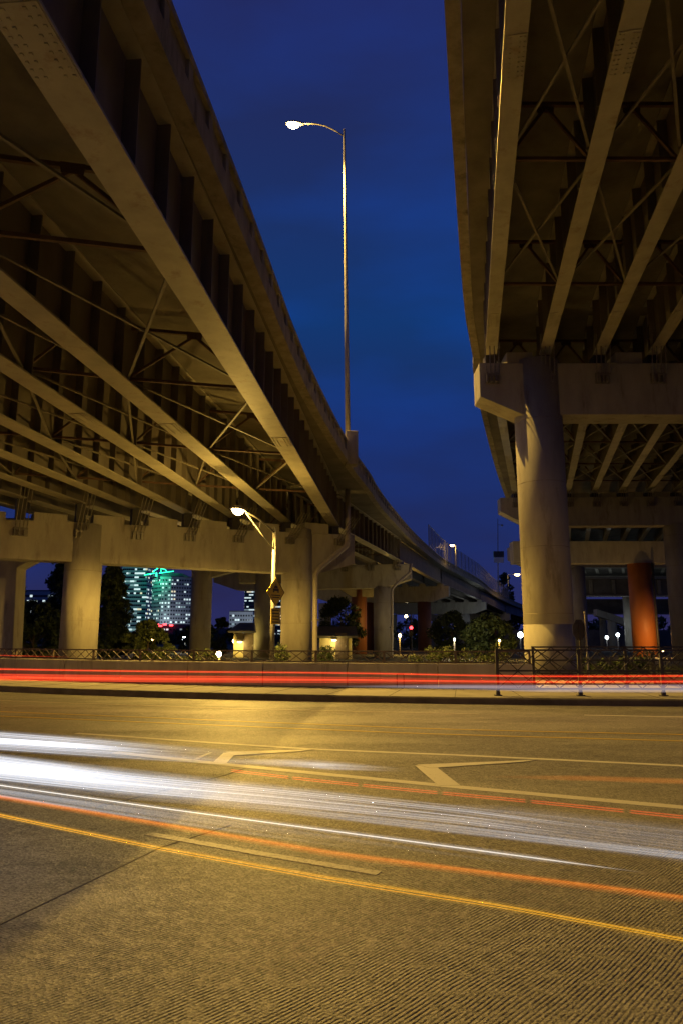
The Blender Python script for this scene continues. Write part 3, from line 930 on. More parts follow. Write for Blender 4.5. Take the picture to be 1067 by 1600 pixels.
# bent 3
q3p = thing('bridge_pier', (26.6, 88, 0), 'dim cap beam and columns, third pier of the right viaduct', 'pier', 'piers of the right viaduct')
cap_beam(q3p, (20.5, 88), (44, 88), 10.2, 12.7, 1.3, 1.0, 0, 2.0, 0.5)
for cx in (24.0, 36.0): column(q3p, cx + 4.9, 88, 10.3, 1.7, M['pier'])
for b in RB3: MB().box((b.x, b.y, 12.9), (0.5, 0.5, 0.4)).build('bearing', M['dark_metal'], q3p)
q4p = thing('bridge_pier', (40, 120, 0), 'small cap beam and slim columns, fourth pier of the right viaduct', 'pier', 'piers of the right viaduct')
cap_beam(q4p, (32, 120), (58, 120), 9.4, 12.0, 1.3, 1.0, 0, 2.0, 0.5)
for cx in (38.5, 47.5): column(q4p, cx, 120, 9.5, 1.7, M['pier'])
# orange column and its low cap
oc = thing('bridge_pier', (28.7, 68, 0), 'tall orange painted column under a low cap beam at the right', 'pier')
cx0 = D(989, 1010, 68)[0]; cx1 = D(1026, 1010, 68)[0]
column(oc, (cx0 + cx1) / 2, 68, 8.6, cx1 - cx0, M['orange'])
cap_beam(oc, (D(800, 900, 68)[0], 68), (D(1040, 900, 68)[0], 68), 8.6, 10.7, 1.4)
MB().tube([(cx1 - 0.35, 66.9, 0), (cx1 - 0.35, 66.9, 8.6)], 0.12, 8).build('conduit', M['dark_metal'], oc, smooth=True)
# lower ramp crossing behind
cr_ = thing('crossing_ramp', (30, 108, 0), 'low concrete ramp crossing in the dark behind the orange column', 'bridge')
za, zb_ = D(950, 905, 108)[2], D(950, 930, 108)[2]
MB().box(((D(880, 900, 108)[0] + 62) / 2, 110, (za + zb_) / 2), (62 - D(880, 900, 108)[0], 5, za - zb_)).build('deck_edge', M['slab'], cr_)
xx = D(884, 900, 108)[0]
while xx < 60:
    MB().box((xx, 107.44, (za + zb_) / 2), (0.5, 0.10, za - zb_ - 0.3)).build('rib', M['parapet'], cr_)
    xx += 3.4
MB().box(((D(880, 900, 108)[0] + 62) / 2, 107.3, zb_ - 0.12), (62 - D(880, 900, 108)[0], 0.5, 0.22)).build('ledge', M['pier'], cr_)
MB().box(((D(880, 900, 108)[0] + 62) / 2, 107.3, za + 0.14), (62 - D(880, 900, 108)[0], 0.3, 0.24)).build('rail', M['galv'], cr_)
for i, px in enumerate((900, 921)):
    x0 = D(px, 1000, 104)[0]
    column(cr_, x0, 111, zb_, 1.6, M['pier'])
# far frames lit by the white lamps
ff = thing('bridge_pier', (55, 140, 0), 'far lit concrete frame with slanting beam above the white lamps', 'pier')
f1 = D(957, 1000, 140); f2 = D(985, 1000, 140)
column(ff, f1[0], 140, D(957, 965, 140)[2] + 0.5, 1.7, M['pier']); column(ff, f2[0], 140, D(985, 975, 140)[2], 1.3, M['pier'])
a = D(932, 952, 139); b = D(932, 962, 139); c = D(1000, 985, 139); d_ = D(1000, 974, 139)
MB().prism([a, b, c, d_], (0, 2, 0)).build('slanting_beam', M['pier'], ff)

c2 = thing('crossing_ramp', (70, 152, 0), 'second dark ramp crossing farther behind, above the white lamps', 'bridge')
zc, zd = D(950, 936, 152)[2], D(950, 958, 152)[2]
MB().box((90, 156, (zc + zd) / 2), (84, 8, zc - zd)).build('deck_edge', M['slab'], c2)
MB().box((90, 151.8, zd - 0.15), (84, 0.5, 0.3)).build('ledge', M['parapet'], c2)
for x_ in (56, 66, 76, 88): column(c2, x_, 156, zd, 1.5, M['pier'])
c3 = thing('retaining_wall', (60, 175, 0), 'long low dark retaining wall under the farthest ramps', 'wall')
MB().box((75, 175, 1.9), (90, 1, 3.9)).build('wall', M['slab'], c3)
# ================================================================== STREET LAMPS
def add_point(loc, energy, col, r, parent, spot=None, aim=None, blend=0.6):
    ld = bpy.data.lights.new('lamp_light', 'SPOT' if spot else 'POINT')
    ld.energy = energy; ld.color = col; ld.shadow_soft_size = r
    if spot:
        ld.spot_size = R(spot); ld.spot_blend = blend
    lo = bpy.data.objects.new('lamp_light', ld)
    reg(lo, parent, loc)
    if spot:
        dv = Vector(aim or (0, 0, -1))
        lo.rotation_euler = dv.to_track_quat('-Z', 'Y').to_euler()
    return lo
def cobra_head(parent, pos, dirv, L=0.8, W=0.36, lens=None, rz=None):
    """luminaire: tapered housing with a bowl lens underneath; pos = arm end, dirv = outward direction"""
    d = Vector(dirv); d.z = 0; d.normalize(); n = Vector((-d.y, d.x, 0)); p = Vector(pos)
    secs = [(0.0, 0.25, 0.12), (0.2, 0.62, 0.16), (0.5, 1.0, 0.19), (0.85, 0.95, 0.15), (1.0, 0.55, 0.06)]
    vs = []; fs = []
    for t, w, h in secs:
        c = p + d * (t * L)
        for (a, b) in ((-0.5, 0), (-0.42, 0.7), (0, 1.0), (0.42, 0.7), (0.5, 0)):
            q = c + n * (a * w * W) + Vector((0, 0, b * h - 0.02))
            vs.append(tuple(q))
    for i in range(len(secs) - 1):
        for k in range(5):
            k2 = (k + 1) % 5
            fs.append((i * 5 + k, i * 5 + k2, (i + 1) * 5 + k2, (i + 1) * 5 + k))
    fs.append((4, 3, 2, 1, 0)); fs.append(tuple(range(20, 25)))
    hd = MB().add(vs, fs).build('lamp_head', M['galv'], parent)
    # lens bowl
    c = p + d * (0.58 * L) + Vector((0, 0, -0.03))
    vs = []; fs = []
    nseg, nr_ = 16, 5
    for j in range(nr_):
        ph = j / (nr_ - 1) * PI / 2
        for k in range(nseg):
            a = 2 * PI * k / nseg
            r1, r2 = L * 0.36 * math.cos(ph * 0.98), W * 0.46 * math.cos(ph * 0.98)
            q = c + d * (math.cos(a) * r1) + n * (math.sin(a) * r2) - Vector((0, 0, math.sin(ph) * 0.20 * L / 0.8))
            vs.append(tuple(q))
    for j in range(nr_ - 1):
        for k in range(nseg):
            k2 = (k + 1) % nseg
            fs.append((j * nseg + k, j * nseg + k2, (j + 1) * nseg + k2, (j + 1) * nseg + k))
    fs.append(tuple(range((nr_ - 1) * nseg, nr_ * nseg)))
    MB().add(vs, fs).build('lens', lens, hd, smooth=True)
    return c

# tall lamp on the parapet of the left viaduct
pb = Vector((0.52, 35.7, 10.45))
tl = thing('street_lamp', tuple(pb), 'very tall slim lamp post rising from the viaduct parapet against the sky', 'street lamp')
block(tl, (0.50, 35.7, 11.15), (0.62, 0.66, 1.75), 0.1, 'pedestal', M['parapet'])
ptop = Vector((0.14, 35.7, 29.35))
MB().tube([(0.32, 35.7, 11.9), (0.26, 35.7, 18), (0.20, 35.7, 24), tuple(ptop)], [0.135, 0.115, 0.09, 0.065], 14).build('pole', M['galv'], tl, smooth=True)
arm = [ptop - Vector((0, 0, 0.25)), ptop + Vector((-0.45, -0.05, 0.05)), ptop + Vector((-1.0, -0.1, 0.32)), ptop + Vector((-1.6, -0.15, 0.42)), ptop + Vector((-2.3, -0.2, 0.40))]
MB().tube([tuple(p) for p in arm], 0.036, 8).build('arm', M['galv'], tl, smooth=True)
lc = cobra_head(tl, ptop + Vector((-2.25, -0.2, 0.36)), (-1, -0.05, 0), 0.95, 0.42, M['lens_sodium'])
MB().tube([(ptop.x, ptop.y, ptop.z), (ptop.x, ptop.y, ptop.z + 0.18)], 0.07, 10).build('pole_cap', M['galv'], tl)
add_point(tuple(lc - Vector((0, 0, 0.36))), 41000, SODIUM, 0.13, tl, spot=146, aim=(-0.10, -0.62, -0.78), blend=0.35)
add_point(tuple(lc - Vector((0, 0, 0.38))), 900, SODIUM, 0.13, tl)

# lower lamp behind the barrier wall, in front of the left pier
X2 = -2.93
sl = thing('street_lamp', (X2, 31, 0), 'short street lamp post with angled arm under the left viaduct', 'street lamp')
MB().tube([(X2, 31, -0.05), (X2, 31, 3.4), (X2 + 0.02, 31, 6.35)], [0.11, 0.095, 0.07], 14).build('pole', M['galv'], sl, smooth=True)
h2 = Vector(D(380, 797, 29.2))
MB().tube([(X2, 30.95, 6.12), tuple(h2.lerp(Vector((X2, 30.95, 6.12)), 0.5) + Vector((0, 0, 0.10))), tuple(h2)], 0.036, 8).build('arm', M['galv'], sl, smooth=True)
MB().tube([(X2, 30.92, 5.38), tuple(h2.lerp(Vector((X2, 30.92, 5.38)), 0.5)), tuple(h2 + Vector((0.12, 0.06, -0.1)))], 0.030, 8).build('arm_brace', M['galv'], sl, smooth=True)
mm = h2.lerp(Vector((X2, 30.95, 6.12)), 0.55); m2 = h2.lerp(Vector((X2, 30.92, 5.38)), 0.52)
MB().tube([tuple(mm + Vector((0, 0, .08))), tuple(m2)], 0.018, 6).build('strut', M['galv'], sl)
l2 = cobra_head(sl, h2 + Vector((0.1, 0.1, -0.02)), (h2 - Vector((X2, 31, 0))), 0.85, 0.40, M['lens_sodium'])
add_point(tuple(l2 - Vector((0, 0, 0.36))), 7400, SODIUM, 0.13, sl, spot=175, blend=0.35)
add_point(tuple(l2 - Vector((0, 0, 0.40))), 620, SODIUM, 0.13, sl)

# the street lamp on the near side, beside the camera's left, that lights this side of the street
nl = thing('street_lamp', (-16.5, -3, 0), 'street lamp post on the near side of the street, outside the photograph', 'street lamp')
MB().tube([(-16.5, -3, -0.05), (-16.5, -3, 3.4), (-16.5, -3, 6.35)], [0.11, 0.095, 0.07], 14).build('pole', M['galv'], nl, smooth=True)
MB().tube([(-16.5, -3, 6.12), (-15.6, -2.4, 6.9), (-14.8, -1.9, 7.2)], 0.036, 8).build('arm', M['galv'], nl, smooth=True)
l3 = cobra_head(nl, Vector((-14.85, -1.93, 7.2)), (0.8, 0.5, 0), 0.85, 0.40, M['lens_sodium'])
add_point(tuple(l3 - Vector((0, 0, 0.36))), 4700, SODIUM, 0.13, nl, spot=170, blend=0.3)

# warning sign on the lamp post (diamond) and plaque below
def sign_frame(c, rz):
    u = Vector((math.cos(rz), math.sin(rz), 0)); n = Vector((u.y, -u.x, 0)); return Vector(c), u, n
sc_, su, sn = sign_frame((X2 + 0.17, 30.45, D(431, 925, 30.45)[2]), R(57))
dg = thing('warning_sign', tuple(sc_), 'yellow diamond warning sign with dark vehicle symbol on the short lamp post', 'sign')
def plate(poly2, off, th, mat, name, parent):
    pts = [sc_ + su * a + Vector((0, 0, b)) + sn * off for a, b in poly2]
    return MB().prism([tuple(p) for p in pts], tuple(sn * -th)).build(name, mat, parent)
plate([(-0.62, 0), (0, -0.62), (0.62, 0), (0, 0.62)], 0.0, 0.012, M['sign_yellow'], 'sign_plate', dg)
bd = MB()
for (a0_, b0_), (a1_, b1_) in (((-0.57, 0), (0, 0.57)), ((0, 0.57), (0.57, 0)), ((0.57, 0), (0, -0.57)), ((0, -0.57), (-0.57, 0))):
    P_ = sc_ + su * a0_ + Vector((0, 0, b0_)) + sn * 0.004; Q_ = sc_ + su * a1_ + Vector((0, 0, b1_)) + sn * 0.004
    bd.bar(tuple(P_), tuple(Q_), 0.006, 0.02)
bd.build('border', M['sign_black'], dg)
for poly in ([(-0.20, 0.04), (0.20, 0.04), (0.20, 0.14), (-0.20, 0.14)], [(-0.14, 0.15), (0.14, 0.15), (0.09, 0.26), (-0.09, 0.26)], [(-0.03, 0.27), (0.03, 0.27), (0.0, 0.40)], [(-0.20, -0.02), (-0.10, -0.02), (-0.10, 0.03), (-0.20, 0.03)], [(0.10, -0.02), (0.20, -0.02), (0.20, 0.03), (0.10, 0.03)]):
    plate(poly, 0.010, 0.006, M['sign_black'], 'symbol', dg)
for b_ in (-0.14, -0.23):
    w_ = 0.30 if b_ > -0.2 else 0.24
    plate([(-w_, b_ - 0.02), (w_, b_ - 0.02), (w_, b_ + 0.02), (-w_, b_ + 0.02)], 0.010, 0.006, M['sign_black'], 'print_line', dg)
plq = thing('sign_plaque', (X2 + 0.17, 30.84, 2.5), 'small yellow rectangular plaque with rows of print below the diamond sign', 'sign')
sc_ = Vector((X2 + 0.17, 30.45, D(431, 963, 30.45)[2]))
plate([(-0.30, -0.33), (0.30, -0.33), (0.30, 0.33), (-0.30, 0.33)], 0.0, 0.012, M['sign_yellow'], 'sign_plate', plq)
for b_ in (-0.24, -0.12, 0.0, 0.12, 0.24):
    plate([(-0.24, b_ - 0.02), (0.22, b_ - 0.02), (0.22, b_ + 0.02), (-0.24, b_ + 0.02)], 0.010, 0.006, M['sign_black'], 'print_line', plq)

# lamps on the far part of the left viaduct
def far_lamp(label, px, py, Y, polepx, basepy, energy, lens, col, L=1.0):
    h = Vector(D(px, py, Y)); b = Vector(D(polepx, basepy, Y))
    o = thing('street_lamp', tuple(b), label, 'street lamp')
    top = Vector((b.x, b.y, h.z + 0.1))
    MB().tube([tuple(b), tuple(top)], [0.10, 0.07], 8).build('pole', M['galv'], o)
    dv = Vector((h.x - top.x, -0.4, 0))
    MB().tube([tuple(top), tuple(Vector((h.x, h.y - 0.2, h.z + 0.15)))], 0.045, 6).build('arm', M['galv'], o)
    c = cobra_head(o, Vector((h.x, h.y - 0.2, h.z + 0.12)) - dv.normalized() * L * 0.5, dv, L, L * 0.6, lens)
    add_point((c.x, c.y - 0.1, c.z - 0.5), energy, col, 0.2, o)
far_lamp('lit lamp on the curving viaduct inside the chain-link fence', 706, 853, 98, 712, 885, 90, M['lens_far'], SODIUM, 0.9)
far_lamp('lit lamp on the distant ramp beside the big column', 806, 898, 150, 793, 916, 300, M['lens_far'], SODIUM, 1.5)
# chain-link fence on the ramp
fo = thing('chain_link_fence', D(682, 862, 86), 'tall chain-link fence on the outer parapet of the curving viaduct', 'fence')
fpath = [p.copy() for p in LE if 83 < p.y < 172]
M_mesh = None
def mesh_mat():
    m, nt, b = nodes('chain_link_mesh')
    N = nt.nodes.new; L = nt.links.new
    b.inputs['Base Color'].default_value = (0.35, 0.34, 0.32, 1)
    b.inputs['Roughness'].default_value = 0.5
    return m
M['mesh'] = mesh_mat()
fl = length(fpath); s = 0.0
posts = []
while s < fl:
    p, d = along(fpath, s)
    hgt = 2.55
    posts.append((p, hgt))
    MB().tube([(p.x, p.y, p.z - 0.1), (p.x, p.y, p.z + hgt)], 0.045, 6).build('post', M['galv'], fo)
    s += 3.05
for (a, ha), (c, hc) in zip(posts[:-1], posts[1:]):
    MB().tube([(a.x, a.y, a.z + ha), (c.x, c.y, c.z + hc)], 0.035, 6).build('rail', M['galv'], fo)
    w = MB()
    L_ = (c - a).length
    for k in range(0, 22):
        for sg in (0, 1):
            t0 = k / 22 * 1.8 - 0.8
            x0, x1 = t0, t0 + 0.8
            y0, y1 = (0, 1) if sg == 0 else (1, 0)
            if x0 < 0: y0 += (y1 - y0) * (-x0) / 0.8; x0 = 0
            if x1 > 1: y1 = y0 + (y1 - y0) * (1 - x0) / (x1 - x0); x1 = 1
            if x1 <= x0: continue
            P_ = a.lerp(c, x0) + Vector((0, 0, 0.05 + y0 * 2.4)); Q_ = a.lerp(c, x1) + Vector((0, 0, 0.05 + y1 * 2.4))
            w.bar(tuple(P_), tuple(Q_), 0.010, 0.010)
    w.build('chain_link_panel', M['galv'], fo)
# tall mast with a sign panel
ms = thing('sign_mast', D(777, 920, 125), 'slim mast with camera arm and dark-and-pale signal box above the far ramp', 'mast')
b0 = D(777.5, 925, 125); t0 = D(777, 811, 125)
MB().tube([b0, t0], [0.11, 0.06], 8).build('pole', M['galv'], ms)
c0 = D(778, 868, 124.7)
MB().box((c0[0], 124.5, D(778, 866, 124.5)[2]), (1.75, 0.5, 1.0)).build('upper_box', M['dark_metal'], ms)
MB().box((c0[0], 124.5, D(778, 875, 124.5)[2]), (1.65, 0.45, 0.85)).build('lower_box', M['sign_white'], ms)
c1 = D(779, 820, 125)
MB().bar((t0[0], 125, c1[2]), (t0[0] + 0.7, 125, c1[2]), 0.08).box((t0[0] + 0.7, 125, c1[2] - 0.1), (0.35, 0.35, 0.3)).build('camera_arm', M['galv'], ms)
MB().bar((t0[0] - 0.5, 125, c1[2] - 5), (t0[0], 125, c1[2] - 5), 0.08).build('bracket', M['galv'], ms)

# small ground-level lamps in the background
def small_lamp(label, px, py, Y, col, lens, energy, r=0.3, h=None, light=True):
    c = Vector(D(px, py, Y))
    base = (c.x, c.y, -0.06)
    o = thing('lamp_post', base, label, 'lamp')
    MB().tube([base, (c.x, c.y, c.z + 0.1)], 0.06 + Y * 0.0003, 6).build('pole', M['dark_metal'], o)
    b = MB(); nseg = 12
    pts = [(c.x, c.y - 0.12, c.z - r), (c.x, c.y - 0.12, c.z - r * 0.7), (c.x, c.y - 0.12, c.z), (c.x, c.y - 0.12, c.z + r * 0.7), (c.x, c.y - 0.12, c.z + r)]
    b.tube(pts, [r * 0.25, r * 0.75, r, r * 0.75, r * 0.25], 12).build('globe', lens, o, smooth=True)
    MB().box((c.x, c.y, c.z + r * 1.1), (r * 1.2, r * 1.2, r * 0.3)).build('cap', M['dark_metal'], o)
    if light: add_point((c.x, c.y - 0.3 - r * 2.2, c.z), energy, col, r, o)
    return o
COOL = (0.85, 0.95, 1.0)
small_lamp('bright warm low lamp seen through the wall-top rail', 343, 1022, 45, SODIUM, M['lens_sodium'], 900, 0.17)
small_lamp('greenish white lamp in front of the green-topped tower', 290, 998, 90, (0.7, 1.0, 0.9), M['lens_white'], 150, 0.34)
small_lamp('small orange lamp low beside the dark tree', 240, 998, 90, SODIUM, M['lens_far'], 900, 0.22)
small_lamp('tall distant white-yellow lamp between the second and third piers', 634, 963, 150, (1, 0.8, 0.5), M['lens_sodium'], 200, 0.30)
small_lamp('small orange lamp below the distant white-yellow lamp', 624, 993, 78, SODIUM, M['lens_far'], 900, 0.17)
small_lamp('tiny warm lamp in the bushes left of the big column', 779, 1001, 58, SODIUM, M['lens_far'], 420, 0.09)
small_lamp('tiny cool lamp low in the bushes', 709, 999, 60, (1.0, 0.85, 0.5), M['lens_white'], 300, 0.08)
small_lamp('large bright white lamp hard against the big column', 812, 992, 100, COOL, M['lens_white'], 200, 0.38)
small_lamp('bright white lamp under the far lit frame', 964, 992, 115, COOL, M['lens_white'], 260, 0.27)
small_lamp('bright white lamp left of the slim lit column', 947, 996, 125, COOL, M['lens_white'], 200, 0.27)
small_lamp('small warm lamp beside the tiny office block', 367, 1002, 80, SODIUM, M['lens_far'], 120, 0.22)
up = thing('uplight', D(752, 968, 128), 'white uplight shining up a dim far column', 'lamp')
MB().box(D(752, 969, 128), (0.8, 0.4, 0.5)).build('housing', M['dark_metal'], up)
MB().box(D(752, 966.5, 127.8), (0.7, 0.35, 0.3)).build('lens', M['lens_white'], up)
q = D(752, 962, 127); add_point(q, 160, COOL, 0.2, up)
# orange flood next to the orange column
ofl = thing('floodlight', (D(1030, 1040, 62)[0], 62, 0), 'low floodlight beside the foot of the orange column', 'lamp')
fx = D(1037, 1030, 63)[0]
MB().box((fx, 63, 0.35), (0.4, 0.35, 0.3)).build('housing', M['dark_metal'], ofl)
MB().tube([(fx, 63, 0), (fx, 63, 0.3)], 0.05, 6).build('stem', M['dark_metal'], ofl)
MB().box((fx - 0.1, 63.2, 0.54), (0.3, 0.2, 0.05)).build('lens', M['lens_far'], ofl)
add_point((fx, 64.3, 0.9), 420, (1.0, 0.55, 0.15), 0.15, ofl)
# red signal
rs = thing('traffic_signal', D(642, 1010, 90), 'red traffic signal glowing between the piers', 'traffic light')
b0 = D(643, 1010, 90)
MB().tube([(b0[0], 90, 0), (b0[0], 90, 4.6)], 0.07, 6).build('pole', M['dark_metal'], rs)
c0 = D(642, 984, 89.7)
MB().box((c0[0], 89.85, c0[2] - 0.1), (0.5, 0.3, 1.4)).build('housing', M['dark_metal'], rs)
MB().tube([(c0[0], 89.68, c0[2] + 0.25), (c0[0], 89.55, c0[2] + 0.25)], 0.20, 12).build('red_light', M['lens_red'], rs)
MB().tube([(c0[0], 89.68, c0[2] - 0.20), (c0[0], 89.6, c0[2] - 0.20)], 0.17, 12).build('lens', M['dark_glass'], rs)

# back of a street sign on a post, right of the big column
st = thing('street_sign', D(904, 1060, 24.0), 'dark back of an octagonal sign on a striped post right of the big column', 'sign')
bx = D(919, 1060, 24)[0]
MB().tube([(bx, 24, 0.1), (bx, 24, D(919, 955, 24)[2])], 0.035, 8).build('post', M['galv'], st)
cx, cz = D(907, 0, 24)[0], D(905, 984, 24)[2]
cx = D(905, 984, 24)[0]
oct_ = [(cx + 0.30 * math.cos(PI / 8 + k * PI / 4) * 0.75, 24.05, cz + 0.36 * math.sin(PI / 8 + k * PI / 4)) for k in range(8)]
MB().prism(oct_, (0, 0.02, 0)).build('sign_plate', M['dark_metal'], st)
MB().bar((cx, 24.03, cz - 0.5), (cx, 24.03, cz + 0.2), 0.05).bar((cx, 24.02, cz), (bx, 24.0, cz), 0.03).bar((cx, 24.02, 0.1), (cx, 24.03, cz - 0.3), 0.045).build('bracket', M['dark_metal'], st)

# ================================================================== CITY
def tower(label, pxL, pxR, ytop, Y, depth, wallm, rz=0.0, floor_px=6.0, win_px=3.9, lit=0.35, warm=0.2, band=False, base=-1.0, seed=1, chamfer=0.0, name='office_tower'):
    r_ = random.Random(seed)
    L_ = D(pxL, 1000, Y)[0]; R_ = D(pxR, 1000, Y)[0]; zt = D((pxL + pxR) / 2, ytop, Y)[2]
    w = R_ - L_; cx = (L_ + R_) / 2
    o = thing(name, (cx, Y, base), label, 'building')
    ch = chamfer
    foot = [(-w / 2, 0 + ch * w), (-w / 2 + ch * w, 0), (w / 2 - ch * w * 1.6, 0), (w / 2, ch * w * 0.9), (w / 2, depth), (-w / 2, depth)] if ch else [(-w / 2, 0), (w / 2, 0), (w / 2, depth), (-w / 2, depth)]
    co, si = math.cos(rz), math.sin(rz)
    foot = [(cx + x * co - y * si, Y + x * si + y * co) for x, y in foot]
    MB().prism([(x, y, base) for x, y in foot], (0, 0, zt - base)).build('wall', wallm, o)
    fh = floor_px * Y / CAM_F; ww = win_px * Y / CAM_F
    mats = {'cool': MB(), 'warm': MB(), 'dim': MB(), 'dark': MB()}
    nf = len(foot); faces = range(nf - 3) if ch else [0]
    faces = [i for i in range(nf) if i not in ((nf - 2),)]
    for i in faces:
        a = Vector((*foot[i], 0)); b = Vector((*foot[(i + 1) % nf], 0))
        u = (b - a); Lf = u.length; u.normalize(); n = Vector((u.y, -u.x, 0))
        nw = max(1, int(Lf / ww)); z = zt - fh * 0.9
        rzf = math.atan2(u.y, u.x)
        while z > 6:
            run = 'dark'
            for k in range(nw):
                if k % 2 == 0 or r_.random() < 0.5:
                    q = r_.random()
                    run = ('cool' if q < lit * (1 - warm) else 'warm' if q < lit else 'dim' if q < lit + 0.12 else 'dark')
                c = a + u * ((k + 0.5) * Lf / nw) + n * 0.08
                mats[run].box((c.x, c.y, z), (ww * (0.97 if band else 0.66), 0.14, fh * (0.42 if band else 0.42)), rzf)
            z -= fh
    for k, mk in (('cool', 'win_cool'), ('warm', 'win_warm'), ('dim', 'win_dim'), ('dark', 'dark_glass')):
        if mats[k].v: tag(mats[k].build('window_rows', M[mk], o), kind='stuff')
    MB().prism([(x, y, zt) for x, y in foot], (0, 0, 0.8)).build('roof_edge', M['tower_c'], o)
    return o, zt, cx
tw, zt, cxx = tower('office tower with green neon sign on its roof', 229, 297, 901, 700, 30, M['tower_a'], 0, 5.9, 3.7, 0.30, 0.12, seed=3, chamfer=0.30)
MB().prism([D(236, 901, 706), D(268, 895, 706), D(286, 896, 706), D(296, 902, 706)], (0, 20, 0)).build('roof', M['tower_c'], tw)
nb = MB()
for pl in ([(226, 898.6), (242, 895.6)], [(239.7, 893.5), (247.7, 887.5)], [(249.5, 895.6), (272, 892.5)], [(252, 893.5), (252, 888), (259, 890), (261.5, 893.5)]):
    nb.tube([D(a, b, 698) for a, b in pl], 0.42, 6)
nb.build('neon_sign', M['neon'], tw)
MB().prism([D(243, 901, 699), D(247, 901, 699), D(246, 894, 699), D(244, 894, 699)], (0, 1, 0)).build('sign_mount', M['tower_a'], tw)
add_point(D(236, 888, 690), 30000, (0.05, 1.0, 0.5), 2.0, tw)
add_point(D(250, 985, 676), 22000, (0.8, 0.92, 1.0), 2.0, tw)
t2, _, _ = tower('teal-lit residential tower behind the dark tree', 186, 226, 884, 760, 25, M['tower_b'], 0, 6.2, 3.2, 0.26, 0.1, band=True, seed=5)
t3, _, _ = tower('slim dark tower with lit floors behind the lamp post', 381, 441, 893, 900, 30, M['tower_c'], 0, 4.6, 3.4, 0.42, 0.2, band=True, seed=8)
t4, _, _ = tower('low pale floodlit office building beside the slim dark tower', 358, 395, 956, 500, 20, M['tower_b'], 0, 6.5, 4.0, 0.18, 0.1, seed=9, name='office_building')
add_point(D(375, 972, 470), 9000, (0.8, 0.92, 1.0), 1.0, t4)
t5, _, _ = tower('pale hillside building with few lit windows behind the left trees', 30, 75, 924, 420, 20, M['tower_a'], 0, 8, 4.0, 0.14, 0.1, band=True, seed=12, name='hillside_building')
t6, _, _ = tower('low building with red and white lights at the foot of the tower', 232, 296, 978, 320, 20, M['tower_c'], 0, 6, 5, 0.3, 0.6, seed=15, base=-1, name='shop_building')
rb_ = MB()
for px in (246, 251, 258, 268): rb_.box(D(px, 976 + (px % 3), 318), (1.6, 0.2, 0.7))
rb_.build('red_lights', M['lens_red'], t6)
t7, _, _ = tower('low dark building with lit ground floor beyond the shrubs', 326, 362, 985, 260, 12, M['tower_c'], 0, 7, 5, 0.4, 0.8, seed=16, name='shop_building')
t8, _, _ = tower('dark narrow tower left of the teal tower', 160, 187, 892, 800, 25, M['tower_c'], 0, 6.0, 3.4, 0.25, 0.2, seed=18)
# yellow lit sheds
def shed(label, pxL, pxR, ytop, Y, lp, energy, slope=2):
    L_, R_ = D(pxL, 1010, Y)[0], D(pxR, 1010, Y)[0]; z1 = D(pxL, ytop, Y)[2]
    o = thing('shed', ((L_ + R_) / 2, Y, -0.06), label, 'building')
    MB().box(((L_ + R_) / 2, Y + 3, (z1 - 0.06) / 2), (R_ - L_, 6, z1 + 0.06)).build('wall', M['plaster_y'], o)
    n_ = int((R_ - L_) / 0.9)
    for k in range(n_ + 1):
        x = L_ + (R_ - L_) * k / n_
        MB().box((x, Y - 0.03, z1 / 2), (0.07, 0.06, z1)).build('wall_batten', M['plaster_y'], o)
    MB().prism([(L_ - 0.5, Y - 0.6, z1), (R_ + 0.5, Y - 0.6, z1), (R_ + 0.5, Y - 0.6, z1 + 0.18), (L_ - 0.5, Y - 0.6, z1 + 0.18)], (0, 7.5, 0.9)).build('roof', M['roofing'], o)
    dx_ = L_ + (R_ - L_) * 0.68
    dr = MB().box((dx_, Y - 0.06, 1.0), (0.95, 0.08, 2.1)).build('door', M['brown_metal'], o)
    MB().box((dx_ + 0.35, Y - 0.12, 1.0), (0.06, 0.06, 0.16)).build('handle', M['galv'], dr)
    c = D(lp[0], lp[1], Y - 0.9)
    f = MB().box((c[0], Y - 0.45, c[2] + 0.1), (0.4, 0.5, 0.15)).build('wall_lamp', M['dark_metal'], o)
    MB().box((c[0], Y - 0.5, c[2] - 0.02), (0.34, 0.36, 0.08)).build('lamp_lens', M['lens_sodium'], f)
    add_point((c[0], Y - 1.0, c[2] - 0.25), energy, (1.0, 0.72, 0.16), 0.12, o)
    return o
shed('yellow-lit shed with battened wall behind the wall-top rail', 500, 549, 997, 60, (522, 1000), 60)
shed('yellow-lit hut behind the base of the short lamp post', 366, 400, 989, 66, (374, 1003), 130)

# ================================================================== TREES AND SHRUBS
def leaf_cloud(clumps, leaf, per, seed):
    rg = np.random.default_rng(seed)
    V = []; n = 0
    for (c, r) in clumps:
        k = per
        d = rg.normal(size=(k, 3)); d /= np.linalg.norm(d, axis=1)[:, None]
        rad = r * rg.uniform(0.25, 1.0, size=(k, 1)) ** 0.6
        P = np.array(c)[None] + d * rad * np.array([1, 1, 0.8])
        a = rg.normal(size=(k, 3)); a /= np.linalg.norm(a, axis=1)[:, None]
        b = rg.normal(size=(k, 3)); b -= (b * a).sum(1)[:, None] * a; b /= np.linalg.norm(b, axis=1)[:, None]
        s_ = leaf * rg.uniform(0.6, 1.4, size=(k, 1))
        q = np.stack([P - a * s_, P + b * s_ * 0.5, P + a * s_, P - b * s_ * 0.5], axis=1)
        V.append(q.reshape(-1, 3)); n += k
    V = np.concatenate(V)
    return V, n
